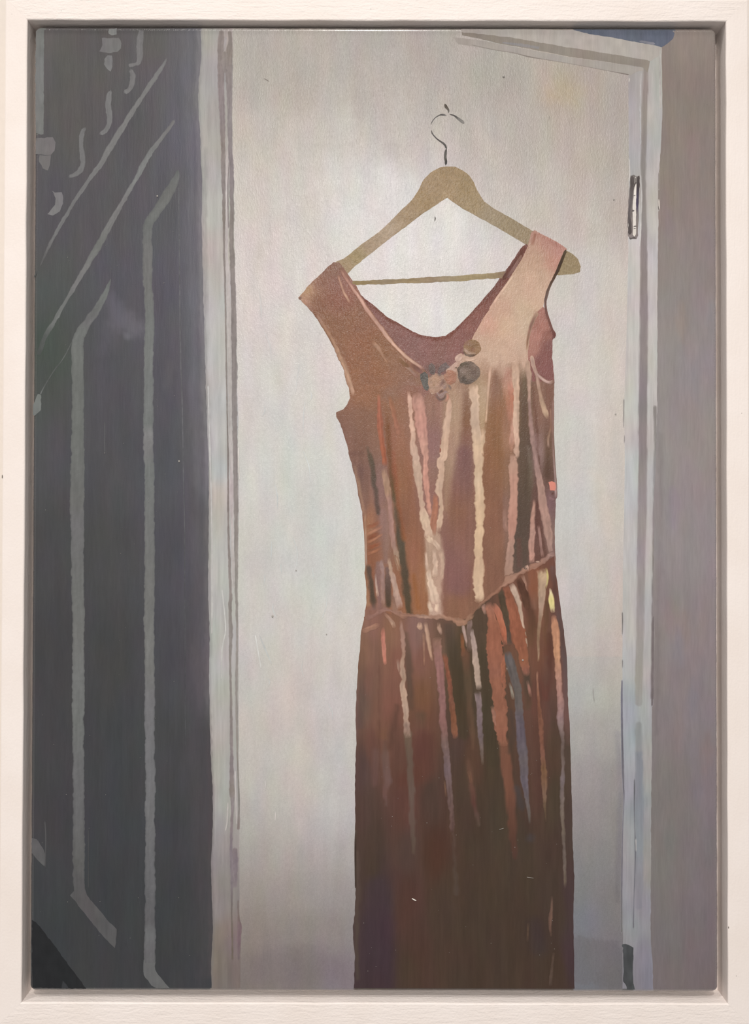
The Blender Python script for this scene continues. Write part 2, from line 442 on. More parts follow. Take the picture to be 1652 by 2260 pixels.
def blob(name, pts, painter, z, mat, parent, sp=5.0, rag=0.8, seed=0, dense=6.0):
    """closed area of paint with a hand-cut edge"""
    out = []
    n = len(pts)
    for i in range(n):
        a, b = np.array(pts[i], float), np.array(pts[(i + 1) % n], float)
        m = max(1, int(np.hypot(*(b - a)) / dense))
        for k in range(m):
            out.append(a + (b - a) * k / m)
    B = np.array(out)
    B += rag * 2 * np.stack([vn(B[:, 0] / 5, B[:, 1] / 5, seed) - 0.5, vn(B[:, 0] / 5, B[:, 1] / 5, seed + 4) - 0.5], 1)
    x0, y0 = B.min(0)
    x1, y1 = B.max(0)
    gx, gy = np.meshgrid(np.arange(x0, x1, sp), np.arange(y0, y1, sp))
    G = np.stack([gx.ravel(), gy.ravel()], 1)
    G += (np.stack([vn(G[:, 0], G[:, 1], 3), vn(G[:, 0], G[:, 1], 8)], 1) - 0.5) * sp * 0.3
    # inside test and distance to the edge
    C = np.roll(B, -1, 0)
    ins = np.zeros(len(G), bool)
    dm = np.full(len(G), 1e9)
    for a, b in zip(B, C):
        cond = (a[1] > G[:, 1]) != (b[1] > G[:, 1])
        xc = a[0] + (G[:, 1] - a[1]) / (b[1] - a[1] + 1e-12) * (b[0] - a[0])
        ins ^= cond & (G[:, 0] < xc)
        dm = np.minimum(dm, np.hypot(G[:, 0] - a[0], G[:, 1] - a[1]))
    G = G[ins & (dm > sp * 0.55)]
    vs = [Vector((p[0], p[1])) for p in B] + [Vector((p[0], p[1])) for p in G]
    nb = len(B)
    r = delaunay_2d_cdt(vs, [], [list(range(nb))], 1, 1e-5)
    P = np.array([(v.x, v.y) for v in r[0]])
    F = [tuple(f) for f in r[2]]
    V = px_np(P, -z * 0.001 * ZK)
    # face the camera
    FF = []
    for f in F:
        a, b, c = P[f[0]], P[f[1]], P[f[2]]
        cr = (b[0] - a[0]) * (c[1] - a[1]) - (b[1] - a[1]) * (c[0] - a[0])
        FF.append(f if cr < 0 else f[::-1])
    rgb = painter(P)
    cnt = {}
    for f in FF:
        for i in range(3):
            e = (f[i], f[(i + 1) % 3])
            k = (min(e), max(e))
            cnt[k] = None if k in cnt else e
    bd = [e for e in cnt.values() if e]
    bv = sorted({v for e in bd for v in e})
    mp = {v: len(P) + i for i, v in enumerate(bv)}
    nb2 = len(bv)
    FF += [(mp[a] + nb2, mp[a], mp[b], mp[b] + nb2) for a, b in bd]
    P2 = np.vstack([P, P[bv], P[bv]])
    V2 = px_np(P[bv], 0.0)
    return coloured_mesh(name, np.vstack([V, V2, V[bv]]), FF, pigment(np.vstack([rgb, rgb[bv], rgb[bv]]), P2), mat, parent)


ZS = [0.0]


def stroke(parent, pts, z=0.22, fade=0.0, h=0.03, rag=1.0, amp=0.05, mat=None, name='brush_stroke', seed=None, across=9, step=4.0, round_ends=True, under=None, soft=2.0):
    """one raised stroke of the brush: pts = [(x, y, width, hex), ...]; its edges are dragged into the colour below"""
    ZS[0] += 1
    seed = ZS[0] if seed is None else seed
    cols = []
    last = None
    for p in pts:
        if len(p) > 3 and p[3]:
            last = hx(p[3])
        cols.append(last)
    A = [(p[0], p[1], p[2]) + tuple(c) for p, c in zip(pts, cols)]
    Q = catmull(A, step)
    n = len(Q)
    d = np.gradient(Q[:, :2], axis=0)
    d /= np.maximum(np.hypot(d[:, 0], d[:, 1]), 1e-6)[:, None]
    nrm = np.stack([-d[:, 1], d[:, 0]], 1)
    s = np.concatenate([[0], np.cumsum(np.hypot(*np.diff(Q[:, :2], axis=0).T))])
    hw = Q[:, 2] / 2
    sf = soft if under is not None else 0.0
    if round_ends:
        for e in (s, s[-1] - s):
            rr = np.maximum(hw * 0.7, 0.5)
            hw = hw * np.sqrt(np.clip(1 - (1 - np.clip(e / rr, 0, 1)) ** 2, 0.03, 1))

    def edge(k):
        return rag * (1.4 * (vn(s / 3.2, s * 0, seed + k) - 0.5) + 2.2 * (vn(s / 8, s * 0, seed + k + 20) - 0.5) + 2.0 * (vn(s / 26, s * 0, seed + k + 40) - 0.5))
    g = np.minimum(1.0, hw / 4.0)
    eL = np.maximum(hw + edge(0) * g, np.minimum(0.3, hw)) + sf * 0.6
    eR = np.maximum(hw + edge(2) * g, np.minimum(0.3, hw)) + sf * 0.6
    u = np.sin(np.linspace(-math.pi / 2, math.pi / 2, across))
    off = np.where(u[None, :] < 0, u[None, :] * eL[:, None], u[None, :] * eR[:, None])
    P = Q[:, None, :2] + nrm[:, None, :] * off[:, :, None]
    col = np.repeat(Q[:, None, 3:6], across, 1)
    su = s[:, None] + 0 * u[None, :]
    uu = u[None, :] * np.maximum(hw, 2)[:, None]
    col = col * (1 + amp * 2 * ((vn(su / 38, uu / 2.2, seed + 6) - 0.5) + 0.8 * (vn(su / 6, uu / 3.0, seed + 8) - 0.5)))[:, :, None]
    P = P.reshape(-1, 2)
    col = col.reshape(-1, 3)
    if under is not None:
        de = np.where(u[None, :] < 0, (1 + u[None, :]) * eL[:, None], (1 - u[None, :]) * eR[:, None])
        if round_ends:
            ee = np.minimum(s, s[-1] - s)[:, None]
            de = np.minimum(de, ee + 0.2 * de)
            if fade:
                de = np.minimum(de, ee * sf / min(fade, s[-1] * 0.35) * (0.5 + vn(su / 5, uu / 1.5, seed + 15)))
        al = np.clip(de / np.maximum(np.minimum(sf, np.minimum(eL, eR) * 0.8), 0.4)[:, None], 0, 1).reshape(-1, 1)
        col = col * al + under(P) * (1 - al)
    zz = (z + ZS[0] * 0.0006) * ZK + (0.45 * h * np.minimum(1.0, hw / 7.0))[:, None] * (1 - u[None, :] ** 2) * (0.3 + 1.4 * vn(su / 14, uu / 1.8, seed + 11))
    zz = zz.ravel()
    dd = np.stack([(P[:, 0] - IW / 2) / FPX, -(P[:, 1] - IH / 2) / FPX, -np.ones(len(P))], 1) @ _cm.T
    t = (0.0 - _cl[1]) / dd[:, 1]
    V = _cl + dd * t[:, None]
    V[:, 1] = -zz * 0.001
    ids = np.arange(n * across).reshape(n, across)
    F = np.stack([ids[:-1, :-1], ids[:-1, 1:], ids[1:, 1:], ids[1:, :-1]], -1).reshape(-1, 4).tolist()
    return coloured_mesh(name, V, F, pigment(col, P), mat or M_UP, parent)


# ------------------------------------------------------------------ wall, frame
def quad_mesh(name, V, F, mat, parent=None, bevel=0.0, seg=2):
    me = bpy.data.meshes.new(name)
    bm = bmesh.new()
    vs = [bm.verts.new(v) for v in V]
    for f in F:
        bm.faces.new([vs[i] for i in f])
    bmesh.ops.recalc_face_normals(bm, faces=bm.faces)
    if bevel:
        bmesh.ops.bevel(bm, geom=list(bm.edges), offset=bevel, segments=seg, affect='EDGES', profile=0.6)
    bm.to_mesh(me)
    bm.free()
    return link(name, me, mat, parent)


def box(name, lo, hi, mat, parent=None, bevel=0.0):
    x0, y0, z0 = lo
    x1, y1, z1 = hi
    V = [(x, y, z) for x in (x0, x1) for y in (y0, y1) for z in (z0, z1)]
    F = [(0, 1, 3, 2), (4, 6, 7, 5), (0, 4, 5, 1), (2, 3, 7, 6), (0, 2, 6, 4), (1, 5, 7, 3)]
    return quad_mesh(name, V, F, mat, parent, bevel)


D_FRONT, D_BACK, LEDGE = -0.003, 0.020, 0.0098
wall = box('wall_back', (-1.6, D_BACK, -1.5), (1.6, D_BACK + 0.1, 1.5), M_WALL)
wall['kind'] = 'structure'
wall['label'] = 'white gallery wall behind the framed picture'

# inner edge of the frame face, measured in the photograph
tl, tr, br, bl = px(61.5, 43, D_FRONT), px(1607, 48, D_FRONT), px(1600, 2215, D_FRONT), px(46, 2213, D_FRONT)
IX0, IX1 = (tl.x + bl.x) / 2, (tr.x + br.x) / 2
IZ0, IZ1 = (bl.z + br.z) / 2, (tl.z + tr.z) / 2
FWID = 0.0118
OX0, OX1, OZ0, OZ1 = IX0 - FWID, IX1 + FWID, IZ0 - FWID, IZ1 + FWID

frame = empty('picture_frame', None, ((OX0 + OX1) / 2, D_BACK, OZ0))
frame['label'] = 'white painted wooden floater frame with brushed grain around the painting'
frame['category'] = 'picture frame'
FI = Matrix.Translation(frame.location).inverted()


def rail(a_out, b_out, b_in, a_in, mat):
    """one mitred length of frame: four corners (x, z), with slightly uneven edges"""
    n = 48
    rng = np.random.RandomState(int(abs(a_out[0] * 7919 + a_out[1] * 104729) * 1000) % 9999)
    ao, bo, bi, ai = [np.array(p) for p in (a_out, b_out, b_in, a_in)]
    t = np.linspace(0, 1, n + 1)
    inner = ai + (bi - ai) * t[:, None]
    outer = ao + (bo - ao) * t[:, None]
    across = (ao - ai + bo - bi)
    across = across / np.linalg.norm(across)
    along = (bi - ai) / np.linalg.norm(bi - ai)
    across = across - along * (across @ along)
    across /= np.linalg.norm(across)
    jit = np.interp(t, np.linspace(0, 1, 25), rng.uniform(-0.00016, 0.00016, 25))
    jit[0] = jit[-1] = 0
    r = 0.0007
    # cross-section: (fraction across from inner to outer, extra offset, depth)
    prof = [(0, 0.0, D_BACK), (0, 0.0, D_FRONT + r), (0, r * 0.3, D_FRONT + r * 0.3), (0, r, D_FRONT), (0.33, 0, D_FRONT - 0.00005), (0.66, 0, D_FRONT - 0.00003),
            (1, -r, D_FRONT), (1, -r * 0.3, D_FRONT + r * 0.3), (1, 0, D_FRONT + r), (1, 0, D_BACK)]
    V, F = [], []
    for k, (fr, ex, dp) in enumerate(prof):
        for i in range(n + 1):
            fx = fr + ex / FWID
            p = inner[i] * (1 - fx) + outer[i] * fx + across * (jit[i] if 0 < k < 4 else 0)
            V.append((p[0], dp, p[1]))
    m = n + 1
    for k in range(len(prof) - 1):
        for i in range(n):
            F.append((k * m + i, k * m + i + 1, (k + 1) * m + i + 1, (k + 1) * m + i))
    K = len(prof) - 1
    for i in range(n):
        F.append((K * m + i, K * m + i + 1, i + 1, i))
    F.append([k * m for k in range(len(prof))])
    F.append([k * m + n for k in range(len(prof))][::-1])
    V = [FI @ Vector(v) for v in V]
    o = quad_mesh('frame_rail', V, F, mat, frame)
    return o


G = 0.00001          # hairline at the mitres
rail((OX0 + G, OZ1), (OX1 - G, OZ1), (IX1 - G, IZ1), (IX0 + G, IZ1), M_FX)['label'] = 'upper rail of the frame, grain running lengthwise'
rail((OX0 + G, OZ0), (OX1 - G, OZ0), (IX1 - G, IZ0), (IX0 + G, IZ0), M_FX)['label'] = 'lower rail of the frame with rough brushed grain'
rail((OX0, OZ0 + G), (OX0, OZ1 - G), (IX0, IZ1 - G), (IX0, IZ0 + G), M_FZ)['label'] = 'brightest upright rail of the frame beside the dark painted panelling'
rail((OX1, OZ0 + G), (OX1, OZ1 - G), (IX1, IZ1 - G), (IX1, IZ0 + G), M_FZ)['label'] = 'upright rail of the frame beside the painted grey wall'
bb = box('backing_board', FI @ Vector((IX0 - 0.0002, LEDGE, IZ0 - 0.0002)), FI @ Vector((IX1 + 0.0002, LEDGE + 0.004, IZ1 + 0.0002)), M_FZ, frame)

# ------------------------------------------------------------------ the painting
painting = empty('painting', None, (0, 0, 0))
painting['label'] = 'oil painting of a copper brown dress on a wooden hanger against a pale door'
painting['category'] = 'painting'

edgeL = lambda y: np.interp(y, [57, 2187], [77.5, 64.8])
edgeR = lambda y: np.interp(y, [57, 2187], [1580.4, 1584.6])
edgeT = lambda x: np.interp(x, [77, 1580], [57.6, 61.4])
edgeB = lambda x: np.interp(x, [65, 1585], [2187.6, 2190.4])
RIM = 9.0
inL = lambda y: edgeL(y) + RIM - 1
inR = lambda y: edgeR(y) - RIM + 1
inT = lambda x: edgeT(x) + RIM - 0.5
inB = lambda x: edgeB(x) - RIM + 1

L1 = curve_x([(443, 50), (444, 130), (438, 180), (437, 220), (439, 262), (442, 300), (443, 360), (446, 400), (445, 470), (446, 540), (450, 700), (454, 860), (457, 930), (460, 1010), (461, 1080), (460, 1200),
              (459, 1300), (461, 1350), (463, 1410), (461, 1480), (462, 1560), (466, 1690), (469, 1740), (470, 1800), (468, 1850), (466, 1900), (467, 1980), (470, 2040), (469, 2070), (466, 2120), (466, 2200)])
L2 = curve_x([(511, 50), (514, 95), (512, 160), (512, 250), (513, 330), (515, 380), (516, 450), (517, 540), (520, 700), (523, 860), (526, 925), (524, 965), (524, 1020), (527, 1070), (526, 1200),
              (525, 1320), (526, 1400), (526, 1520), (527, 1700), (528, 1800), (528, 1900), (528, 2020), (532, 2040), (531, 2100), (530, 2200)])
R1 = curve_x([(1386, 50), (1386, 165), (1387, 380), (1386, 540), (1383, 700), (1377, 880), (1377, 940), (1378, 1010), (1377, 1100), (1374, 1250), (1373, 1400), (1373, 1500), (1372, 1600), (1376, 1720), (1376, 1790), (1373, 1850),
              (1373, 1990), (1374, 2070), (1373, 2200)])
R2 = curve_x([(1459, 50), (1460, 120), (1461, 250), (1457, 330), (1452, 400), (1452, 470), (1451, 560), (1450, 700), (1449, 900), (1447, 1000), (1443, 1090), (1442, 1250), (1440, 1360), (1438, 1500), (1437, 1700), (1436, 1800),
              (1436, 1900), (1435, 2050), (1440, 2150), (1440, 2200)])

DARK = [(110, 90, '5f5b59'), (200, 130, '5d5957'), (330, 90, '605c5b'), (420, 90, '6a676a'), (150, 250, '5b5755'), (300, 300, '5a5759'), (410, 300, '636167'), (100, 450, '575457'), (220, 480, '585556'),
        (380, 480, '58565a'), (425, 480, '6b676c'), (100, 640, '535352'), (240, 600, '57555a'), (380, 650, '57555b'), (425, 650, '6a666b'), (110, 760, '4c514b'), (105, 850, '4e514c'), (230, 820, '555256'), (380, 850, '545257'),
        (428, 850, '666266'), (110, 1000, '525053'), (230, 1000, '515052'), (380, 1000, '525257'), (430, 1000, '635f62'), (110, 1200, '4c4a4b'), (240, 1200, '4d4c4c'), (390, 1200, '4d4c52'), (432, 1200, '5e5a5e'),
        (110, 1450, '484647'), (250, 1450, '494848'), (400, 1450, '4b4a4e'), (435, 1450, '5c585b'), (110, 1650, '474647'), (250, 1650, '454647'), (400, 1650, '474748'), (440, 1650, '545153'), (110, 1800, '464345'),
        (250, 1800, '434446'), (400, 1800, '434446'), (445, 1800, '504c4d'), (110, 1980, '424344'), (250, 1980, '404143'), (400, 1980, '404143'), (448, 1980, '484647'), (200, 2130, '424142'), (340, 2130, '404041'),
        (440, 2130, '424244'), (120, 2060, '3e4042')]


def p_dark(P):
    c = field(DARK, P)
    q = [(x, y) for x, y in zip(L1(np.arange(50, 2201, 60)), np.arange(50, 2201, 60))]
    c = dab(c, P, [(x - 22, y, 18, '6f6c71' if y < 1100 else ('5f5a5d' if y < 1600 else '4b4849')) for x, y in q], 15, 0.7, 4, 5)
    c = dab(c, P, [(x - 3, y, 8, '858183' if y < 1100 else ('736d6e' if y < 1600 else '514a4b')) for x, y in q], 10, 0.85, 2.5, 2)
    # green-black glaze and the smudge beside the tall line
    c = dab(c, P, [(95, 640, 30, '505551'), (95, 760, 60, '4a504a'), (110, 800, 70, '4b504a'), (80, 860, 30, '4a4f4a')], 18, 0.5, 6, 7)
    c = dab(c, P, [(243, 660, 20, '66636a'), (262, 700, 40, '69666c'), (300, 725, 40, '6d696f'), (325, 728, 20, '69666b')], 16, 0.75, 5, 11)
    c = dab(c, P, [(280, 742, 14, '757178')], 8, 0.7, 3, 12)
    c = dab(c, P, [(245, 720, 30, '646166'), (230, 770, 24, '5d5a60')], 16, 0.6, 5, 13)
    c = dab(c, P, [(375, 800, 12, '605d60'), (370, 850, 22, '625f62'), (376, 880, 10, '5d5a5e')], 10, 0.5, 3, 14)
    c = c + (4.5 * np.interp(P[:, 1], [200, 450, 900, 1400], [1, 1, 0.8, 0]))[:, None]
    return streaks(c, P, 0.02, 6, 120, 1, 0.016)


JAMB = [(470, 80, 'a9a39d'), (470, 160, 'aaa4a2'), (500, 100, 'b3aaa4'), (465, 250, 'aba59f'), (478, 330, 'b5ada8'), (465, 400, 'b5b0aa'), (480, 470, 'bdbab4'), (470, 540, 'bbb3ad'), (468, 700, 'b9b5b0'),
        (490, 700, 'bfbbb6'), (475, 900, 'bbb8b4'), (490, 960, 'bdbab7'), (480, 1040, 'b8b9b6'), (475, 1090, 'beb4ac'), (508, 1000, 'b7b0ac'), (480, 1250, 'b8b5b0'), (475, 1350, 'b5b2ad'), (485, 1450, 'b4b0aa'),
        (480, 1600, 'b1aca6'), (480, 1700, 'aca7a0'), (485, 1770, 'a6a39c'), (485, 1820, 'a29a98'), (480, 1860, '9b9190'), (480, 1900, '8f8585'), (490, 1960, '8b8280'), (480, 2010, '8b8480'), (490, 2060, '84796f'),
        (480, 2120, '7e736b'), (490, 2170, '797068'), (515, 2080, '7d6f6f'), (515, 2150, '776b67')]


def p_jamb(P):
    c = field(JAMB, P, 0.8, 20)
    c = dab(c, P, [(452, 330, 6, '9a9591'), (455, 800, 6, '9b9793'), (464, 1000, 6, '989490'), (463, 1300, 6, '918d89'), (465, 1450, 5, '9c9893')], 5, 0.6, 2, 3)
    ys = np.arange(50, 2201, 50)
    c = dab(c, P, [(x + 1, y, 4, '938e8c' if y < 1600 else '7a7371') for x, y in zip(L1(ys), ys)], 3.5, 0.7, 1.5, 4)
    return streaks(c, P, 0.03, 4, 90, 4, 0.018)


DOOR = [(560, 90, 'b5ada5'), (650, 90, 'b9afa6'), (800, 90, 'b7aea6'), (950, 90, 'b4aba3'), (560, 170, 'b6aea5'), (650, 190, 'b8afa5'), (800, 200, 'bbb2a9'), (950, 180, 'b8afa7'), (1100, 170, 'b0a89e'), (1240, 190, 'b5a898'),
        (1300, 190, 'b0a59a'), (1360, 220, 'aca39b'), (560, 300, 'c2bab0'), (650, 320, 'c7c0b8'), (760, 310, 'c6bfb8'), (880, 300, 'c2bab3'), (1050, 320, 'bdb5ad'), (1150, 330, 'b7afa6'), (1280, 320, 'b4aba2'), (1360, 340, 'aca59d'),
        (560, 430, 'cac5bc'), (650, 430, 'cdc8c3'), (760, 400, 'd4d0cd'), (860, 420, 'dcdad7'), (1100, 420, 'c1bbb4'), (1200, 420, 'bfb8b1'), (1300, 450, 'bcb4ac'), (1370, 450, 'b2aaa3'), (560, 560, 'cfc8c3'),
        (680, 560, 'd2cdc9'), (780, 470, 'dbd8d5'), (780, 540, 'd9d6d2'), (900, 540, 'dedcd9'), (990, 500, 'dcdad7'), (1000, 570, 'dad8d5'), (1060, 560, 'd0cdc9'), (1300, 620, 'c4c0bc'), (560, 700, 'cfcac6'), (650, 720, 'd0ccc7'), (900, 680, 'd9d8d4'),  # glare on the door is partly mixed into the paler samples here
        (980, 690, 'dad9d6'), (1040, 640, 'd2d0cd'), (1280, 700, 'c7c4c1'), (1350, 700, 'c4bdb6'), (560, 820, 'cdcac7'), (680, 850, 'cfccc8'), (740, 820, 'd2cfca'), (1290, 850, 'c9c7c4'), (1350, 850, 'c7c0b9'),
        (560, 950, 'c9c8c5'), (640, 980, 'cacbc8'), (730, 980, 'cfcecb'), (1290, 1000, 'c6c5c3'), (1350, 1000, 'c8c0b8'), (560, 1100, 'c8c8c4'), (660, 1120, 'c6c9c5'), (760, 1120, 'cccdca'), (1280, 1130, 'c2c3c1'),
        (1350, 1130, 'c3bdb6'), (560, 1250, 'c4c3bf'), (660, 1260, 'c4c7c3'), (760, 1260, 'c7cac5'), (1280, 1280, 'bdbcba'), (1350, 1280, 'bfb9b2'), (560, 1380, 'c2c2be'), (660, 1400, 'c5c4bf'), (750, 1400, 'c8c9c3'),
        (1290, 1400, 'b8b6b3'), (1350, 1400, 'bab3ac'), (550, 1480, 'bcbcb8'), (640, 1520, 'c3bcb5'), (740, 1540, 'c0bfbb'), (1290, 1520, 'b0afab'), (1350, 1500, 'b2ada4'), (560, 1620, 'bab5af'), (660, 1640, 'bdb6af'),
        (740, 1660, 'b9b7b4'), (1290, 1620, 'a6a39f'), (1350, 1620, 'a5a09a'), (560, 1730, 'b3b0a9'), (660, 1750, 'bab2ab'), (740, 1760, 'b9b5b3'), (1290, 1720, '979190'), (1350, 1720, '908a87'), (560, 1820, 'aaa8a1'),
        (660, 1830, 'b4aca8'), (750, 1820, 'b6b0ae'), (1300, 1800, '8f8987'), (1350, 1800, '8b8582'), (560, 1880, 'a29c95'), (660, 1890, 'a59d99'), (750, 1880, 'a59f9d'), (1300, 1870, '878280'), (1350, 1880, '85807d'),
        (560, 1960, '998f89'), (660, 1970, '9b928c'), (750, 1970, '9a938f'), (1295, 1930, '7f7d7d'), (1350, 1960, '807a78'), (560, 2050, '8b8079'), (660, 2050, '8b827d'), (750, 2050, '8c8380'), (1300, 2030, '7a7a80'),
        (1355, 2030, '7b7574'), (560, 2150, '7d726d'), (660, 2150, '7b716e'), (750, 2150, '80767a'), (1300, 2150, '737378'), (1355, 2150, '726c6d')]


def p_door(P):
    c = field(DOOR, P, 0.75, 34, 1.7)
    # warm tan patch near the top, cool greenish passages below
    c = dab(c, P, [(1220, 205, 40, 'b9aa92'), (1250, 200, 60, 'b9a991'), (1275, 200, 40, 'b7a895')], 22, 0.7, 8, 21)
    c = dab(c, P, [(700, 1120, 90, 'c3c9c5'), (690, 1300, 110, 'c1c7c2')], 60, 0.4, 14, 22)
    c = dab(c, P, [(640, 770, 60, 'cfccc4'), (620, 860, 60, 'ccccc6')], 40, 0.4, 12, 23)
    c = dab(c, P, [(1350, 900, 14, 'bcb5b1'), (1362, 1030, 18, 'babab5'), (1366, 1100, 14, 'b6b6b1')], 9, 0.5, 4, 24)
    c = dab(c, P, [(1362, 1620, 10, '8e898c'), (1368, 1740, 10, '7c787c'), (1366, 1850, 10, '777377'), (1362, 1990, 8, '716c6d')], 7, 0.7, 2, 25)
    c = dab(c, P, [(1285, 2120, 110, '716d70'), (1340, 2110, 70, '6f6b6c'), (1345, 2150, 70, '6c6869')], 5, 0.75, 7, 26)
    c = dab(c, P, [(1290, 1760, 40, '938e8c'), (1345, 1770, 30, '8b8582')], 8, 0.4, 8, 27)
    c = dab(c, P, [(560, 2140, 60, '7c7170'), (680, 2130, 90, '7a706f'), (750, 2150, 50, '7d7276')], 20, 0.5, 9, 28)
    for k in range(64):
        r = np.random.RandomState(700 + k)
        x, y = r.uniform(540, 1370), r.uniform(120, 1800)
        a = r.normal(1.35, 0.45)
        l = r.uniform(30, 110)
        base = field(DOOR, np.array([[x, y]]), 0.75, 34, 1.7)[0]
        cc = np.clip(base * r.uniform(0.965, 1.03) * np.array([r.uniform(.99, 1.012), 1.0, r.uniform(.985, 1.012)]), 0, 255)
        h = '%02x%02x%02x' % tuple(int(v) for v in cc)
        c = dab(c, P, [(x - math.cos(a) * l / 2, y - math.sin(a) * l / 2, 10, h), (x, y, 22, h), (x + math.cos(a) * l / 2, y + math.sin(a) * l / 2, 10, h)], 12, 0.7, 5, 40 + k)
    yy = [150, 300, 600, 1000, 1450, 1720, 1900, 1980]
    add = np.stack([np.interp(P[:, 1], yy, v) for v in ([0, 5, 10, 8, 9, 10, 4, 0], [0, 3, 5, 4, 3, 8, 3, 0], [0, 2, 3, 0, 1, 7, 3, 0])], 1)
    add *= np.where((P[:, 0] > 1240) & (P[:, 1] > 1450), 0.4, 1.0)[:, None]
    c = c + add
    return streaks(c, P, 0.014, 7, 60, 6, 0.012)


CAS = [(1400, 170, 'aba59f'), (1400, 260, 'b0aba9'), (1445, 130, 'b3aca6'), (1443, 250, 'b7b1ab'), (1400, 340, 'b0abaa'), (1440, 400, 'bab2ad'), (1440, 520, 'beb7b4'), (1400, 560, 'c9c4c0'), (1400, 700, 'c4beb9'),
       (1438, 700, 'bfb8b4'), (1392, 900, 'c4bfb9'), (1434, 950, 'bab2b0'), (1392, 1050, 'c0c0bb'), (1435, 1060, 'b7b1af'), (1390, 1200, 'beb9b5'), (1430, 1200, 'b6afad'), (1388, 1380, 'bdb6b2'), (1428, 1380, 'b2acab'),
       (1386, 1470, 'b3b0b0'), (1428, 1470, 'afa8a6'), (1386, 1540, 'a3a5aa'), (1428, 1560, 'a6a2a0'), (1388, 1650, '9ea1a8'), (1426, 1650, 'a29e9c'), (1387, 1730, '9c9da4'), (1428, 1720, 'a09b98'), (1386, 1850, '9a9999'),
       (1410, 1780, '8c8f92'), (1428, 1800, '999595'), (1385, 1950, '959496'), (1428, 1900, '96908c'), (1385, 2030, '8f8f92'), (1425, 2020, '908c90'), (1384, 2075, '8d8b8d'), (1420, 2110, '868389'), (1425, 2170, '817e83')]


def p_cas(P):
    c = field(CAS, P, 0.6, 14, 2.0)
    c = dab(c, P, [(1424, 140, 10, '958b83'), (1423, 200, 12, '938a83'), (1420, 300, 12, '928a84'), (1419, 390, 11, '938c87'), (1420, 470, 13, '928a85'), (1420, 560, 16, '918884'), (1420, 700, 18, '908684'), (1418, 900, 19, '8d8281'),
                   (1418, 1000, 18, '8f8483'), (1417, 1100, 20, '988d8c'), (1414, 1250, 18, '9a908f'), (1412, 1400, 17, '9f9793'), (1409, 1480, 17, '9c9790'), (1409, 1550, 17, '9a9493')], 1.6, 1, 0.8, 31)
    c = dab(c, P, [(1409, 1600, 14, '949190'), (1409, 1655, 15, '8f8d8e'), (1409, 1665, 17, '84868b'), (1410, 1740, 18, '85878c'), (1410, 1800, 18, '87898d'), (1410, 1900, 18, '8a898c'), (1409, 2000, 16, '88878c')], 2.5, 1.0, 1.2, 32)
    c = dab(c, P, [(1445, 900, 8, '89827e'), (1446, 980, 6, '8d8682'), (1443, 1080, 5, '918988'), (1441, 1250, 5, '7f7574'), (1440, 1400, 6, '7a706f'), (1439, 1540, 7, '776d6c')], 1.8, 0.9, 1, 33)
    return streaks(c, P, 0.025, 3, 60, 8, 0.02)


WALL = [(1520, 90, '94887f'), (1480, 200, '8c7f77'), (1550, 200, '8b7d77'), (1480, 400, '8e8279'), (1560, 400, '8d7f7a'), (1480, 600, '918882'), (1560, 600, '8f8280'), (1480, 800, '958d89'), (1560, 800, '93888a'), (1480, 1000, '968e8b'),
        (1560, 1000, '938985'), (1480, 1200, '938b8a'), (1560, 1200, '918687'), (1480, 1400, '8d8280'), (1560, 1400, '8c8080'), (1480, 1550, '867b7b'), (1560, 1550, '857b7d'), (1480, 1750, '7b7672'), (1560, 1750, '7f7376'),
        (1480, 1900, '7a7370'), (1560, 1900, '796e70'), (1480, 2050, '77706e'), (1560, 2050, '766a6d'), (1480, 2160, '746a69'), (1560, 2160, '716766')]


def p_wall(P):
    c = field(WALL, P, 0.6, 40)
    c = dab(c, P, [(1457, 960, 8, '877f7b'), (1455, 1200, 8, '857b7b'), (1450, 1500, 9, '796f6f'), (1448, 1620, 8, '776e6e')], 6, 0.6, 2, 35)
    for k in range(30):
        r = np.random.RandomState(900 + k)
        x, y = r.uniform(1465, 1575), r.uniform(110, 2150)
        base = field(WALL, np.array([[x, y]]), 0.6, 40)[0]
        cc = np.clip(base * np.array([r.uniform(.97, 1.03), r.uniform(.98, 1.02), r.uniform(.97, 1.03)]), 0, 255)
        h = '%02x%02x%02x' % tuple(int(v) for v in cc)
        c = dab(c, P, [(x, y - 40, 10, h), (x, y, 24, h), (x, y + 40, 10, h)], 12, 0.8, 5, 140 + k)
    return streaks(c, P, 0.016, 6, 80, 12, 0.014)


def bg_colour(P):
    out = np.zeros((len(P), 3))
    l1, l2, r1, r2 = L1(P[:, 1]), L2(P[:, 1]), R1(P[:, 1]), R2(P[:, 1])
    for m, f in ((P[:, 0] < l1, p_dark), ((P[:, 0] >= l1) & (P[:, 0] < l2), p_jamb), ((P[:, 0] >= l2) & (P[:, 0] < r1), p_door), ((P[:, 0] >= r1) & (P[:, 0] < r2), p_cas), (P[:, 0] >= r2, p_wall)):
        if m.any():
            out[m] = f(P[m])
    # strips of colour that run over the upper edge, and the dress at the lower one
    y = P[:, 1]
    x = P[:, 0]
    m = (y < 72) & (x > 1265) & (x < 1488)
    out[m] = hx('6d717a')
    m = (y > 2170) & (x > 780) & (x < 1267)
    out[m] = hx('453830')
    m = (y > 2170) & (x > 1374) & (x < 1398)
    out[m] = hx('4c4d4e')
    m = (y > 2150) & (x < 190) & (x < 66 + (y - 2030) * 0.8)
    out[m] = hx('2e2f31')
    m = (x < 100) & (y < 296)
    out[m] = hx('7d7e79')
    return out


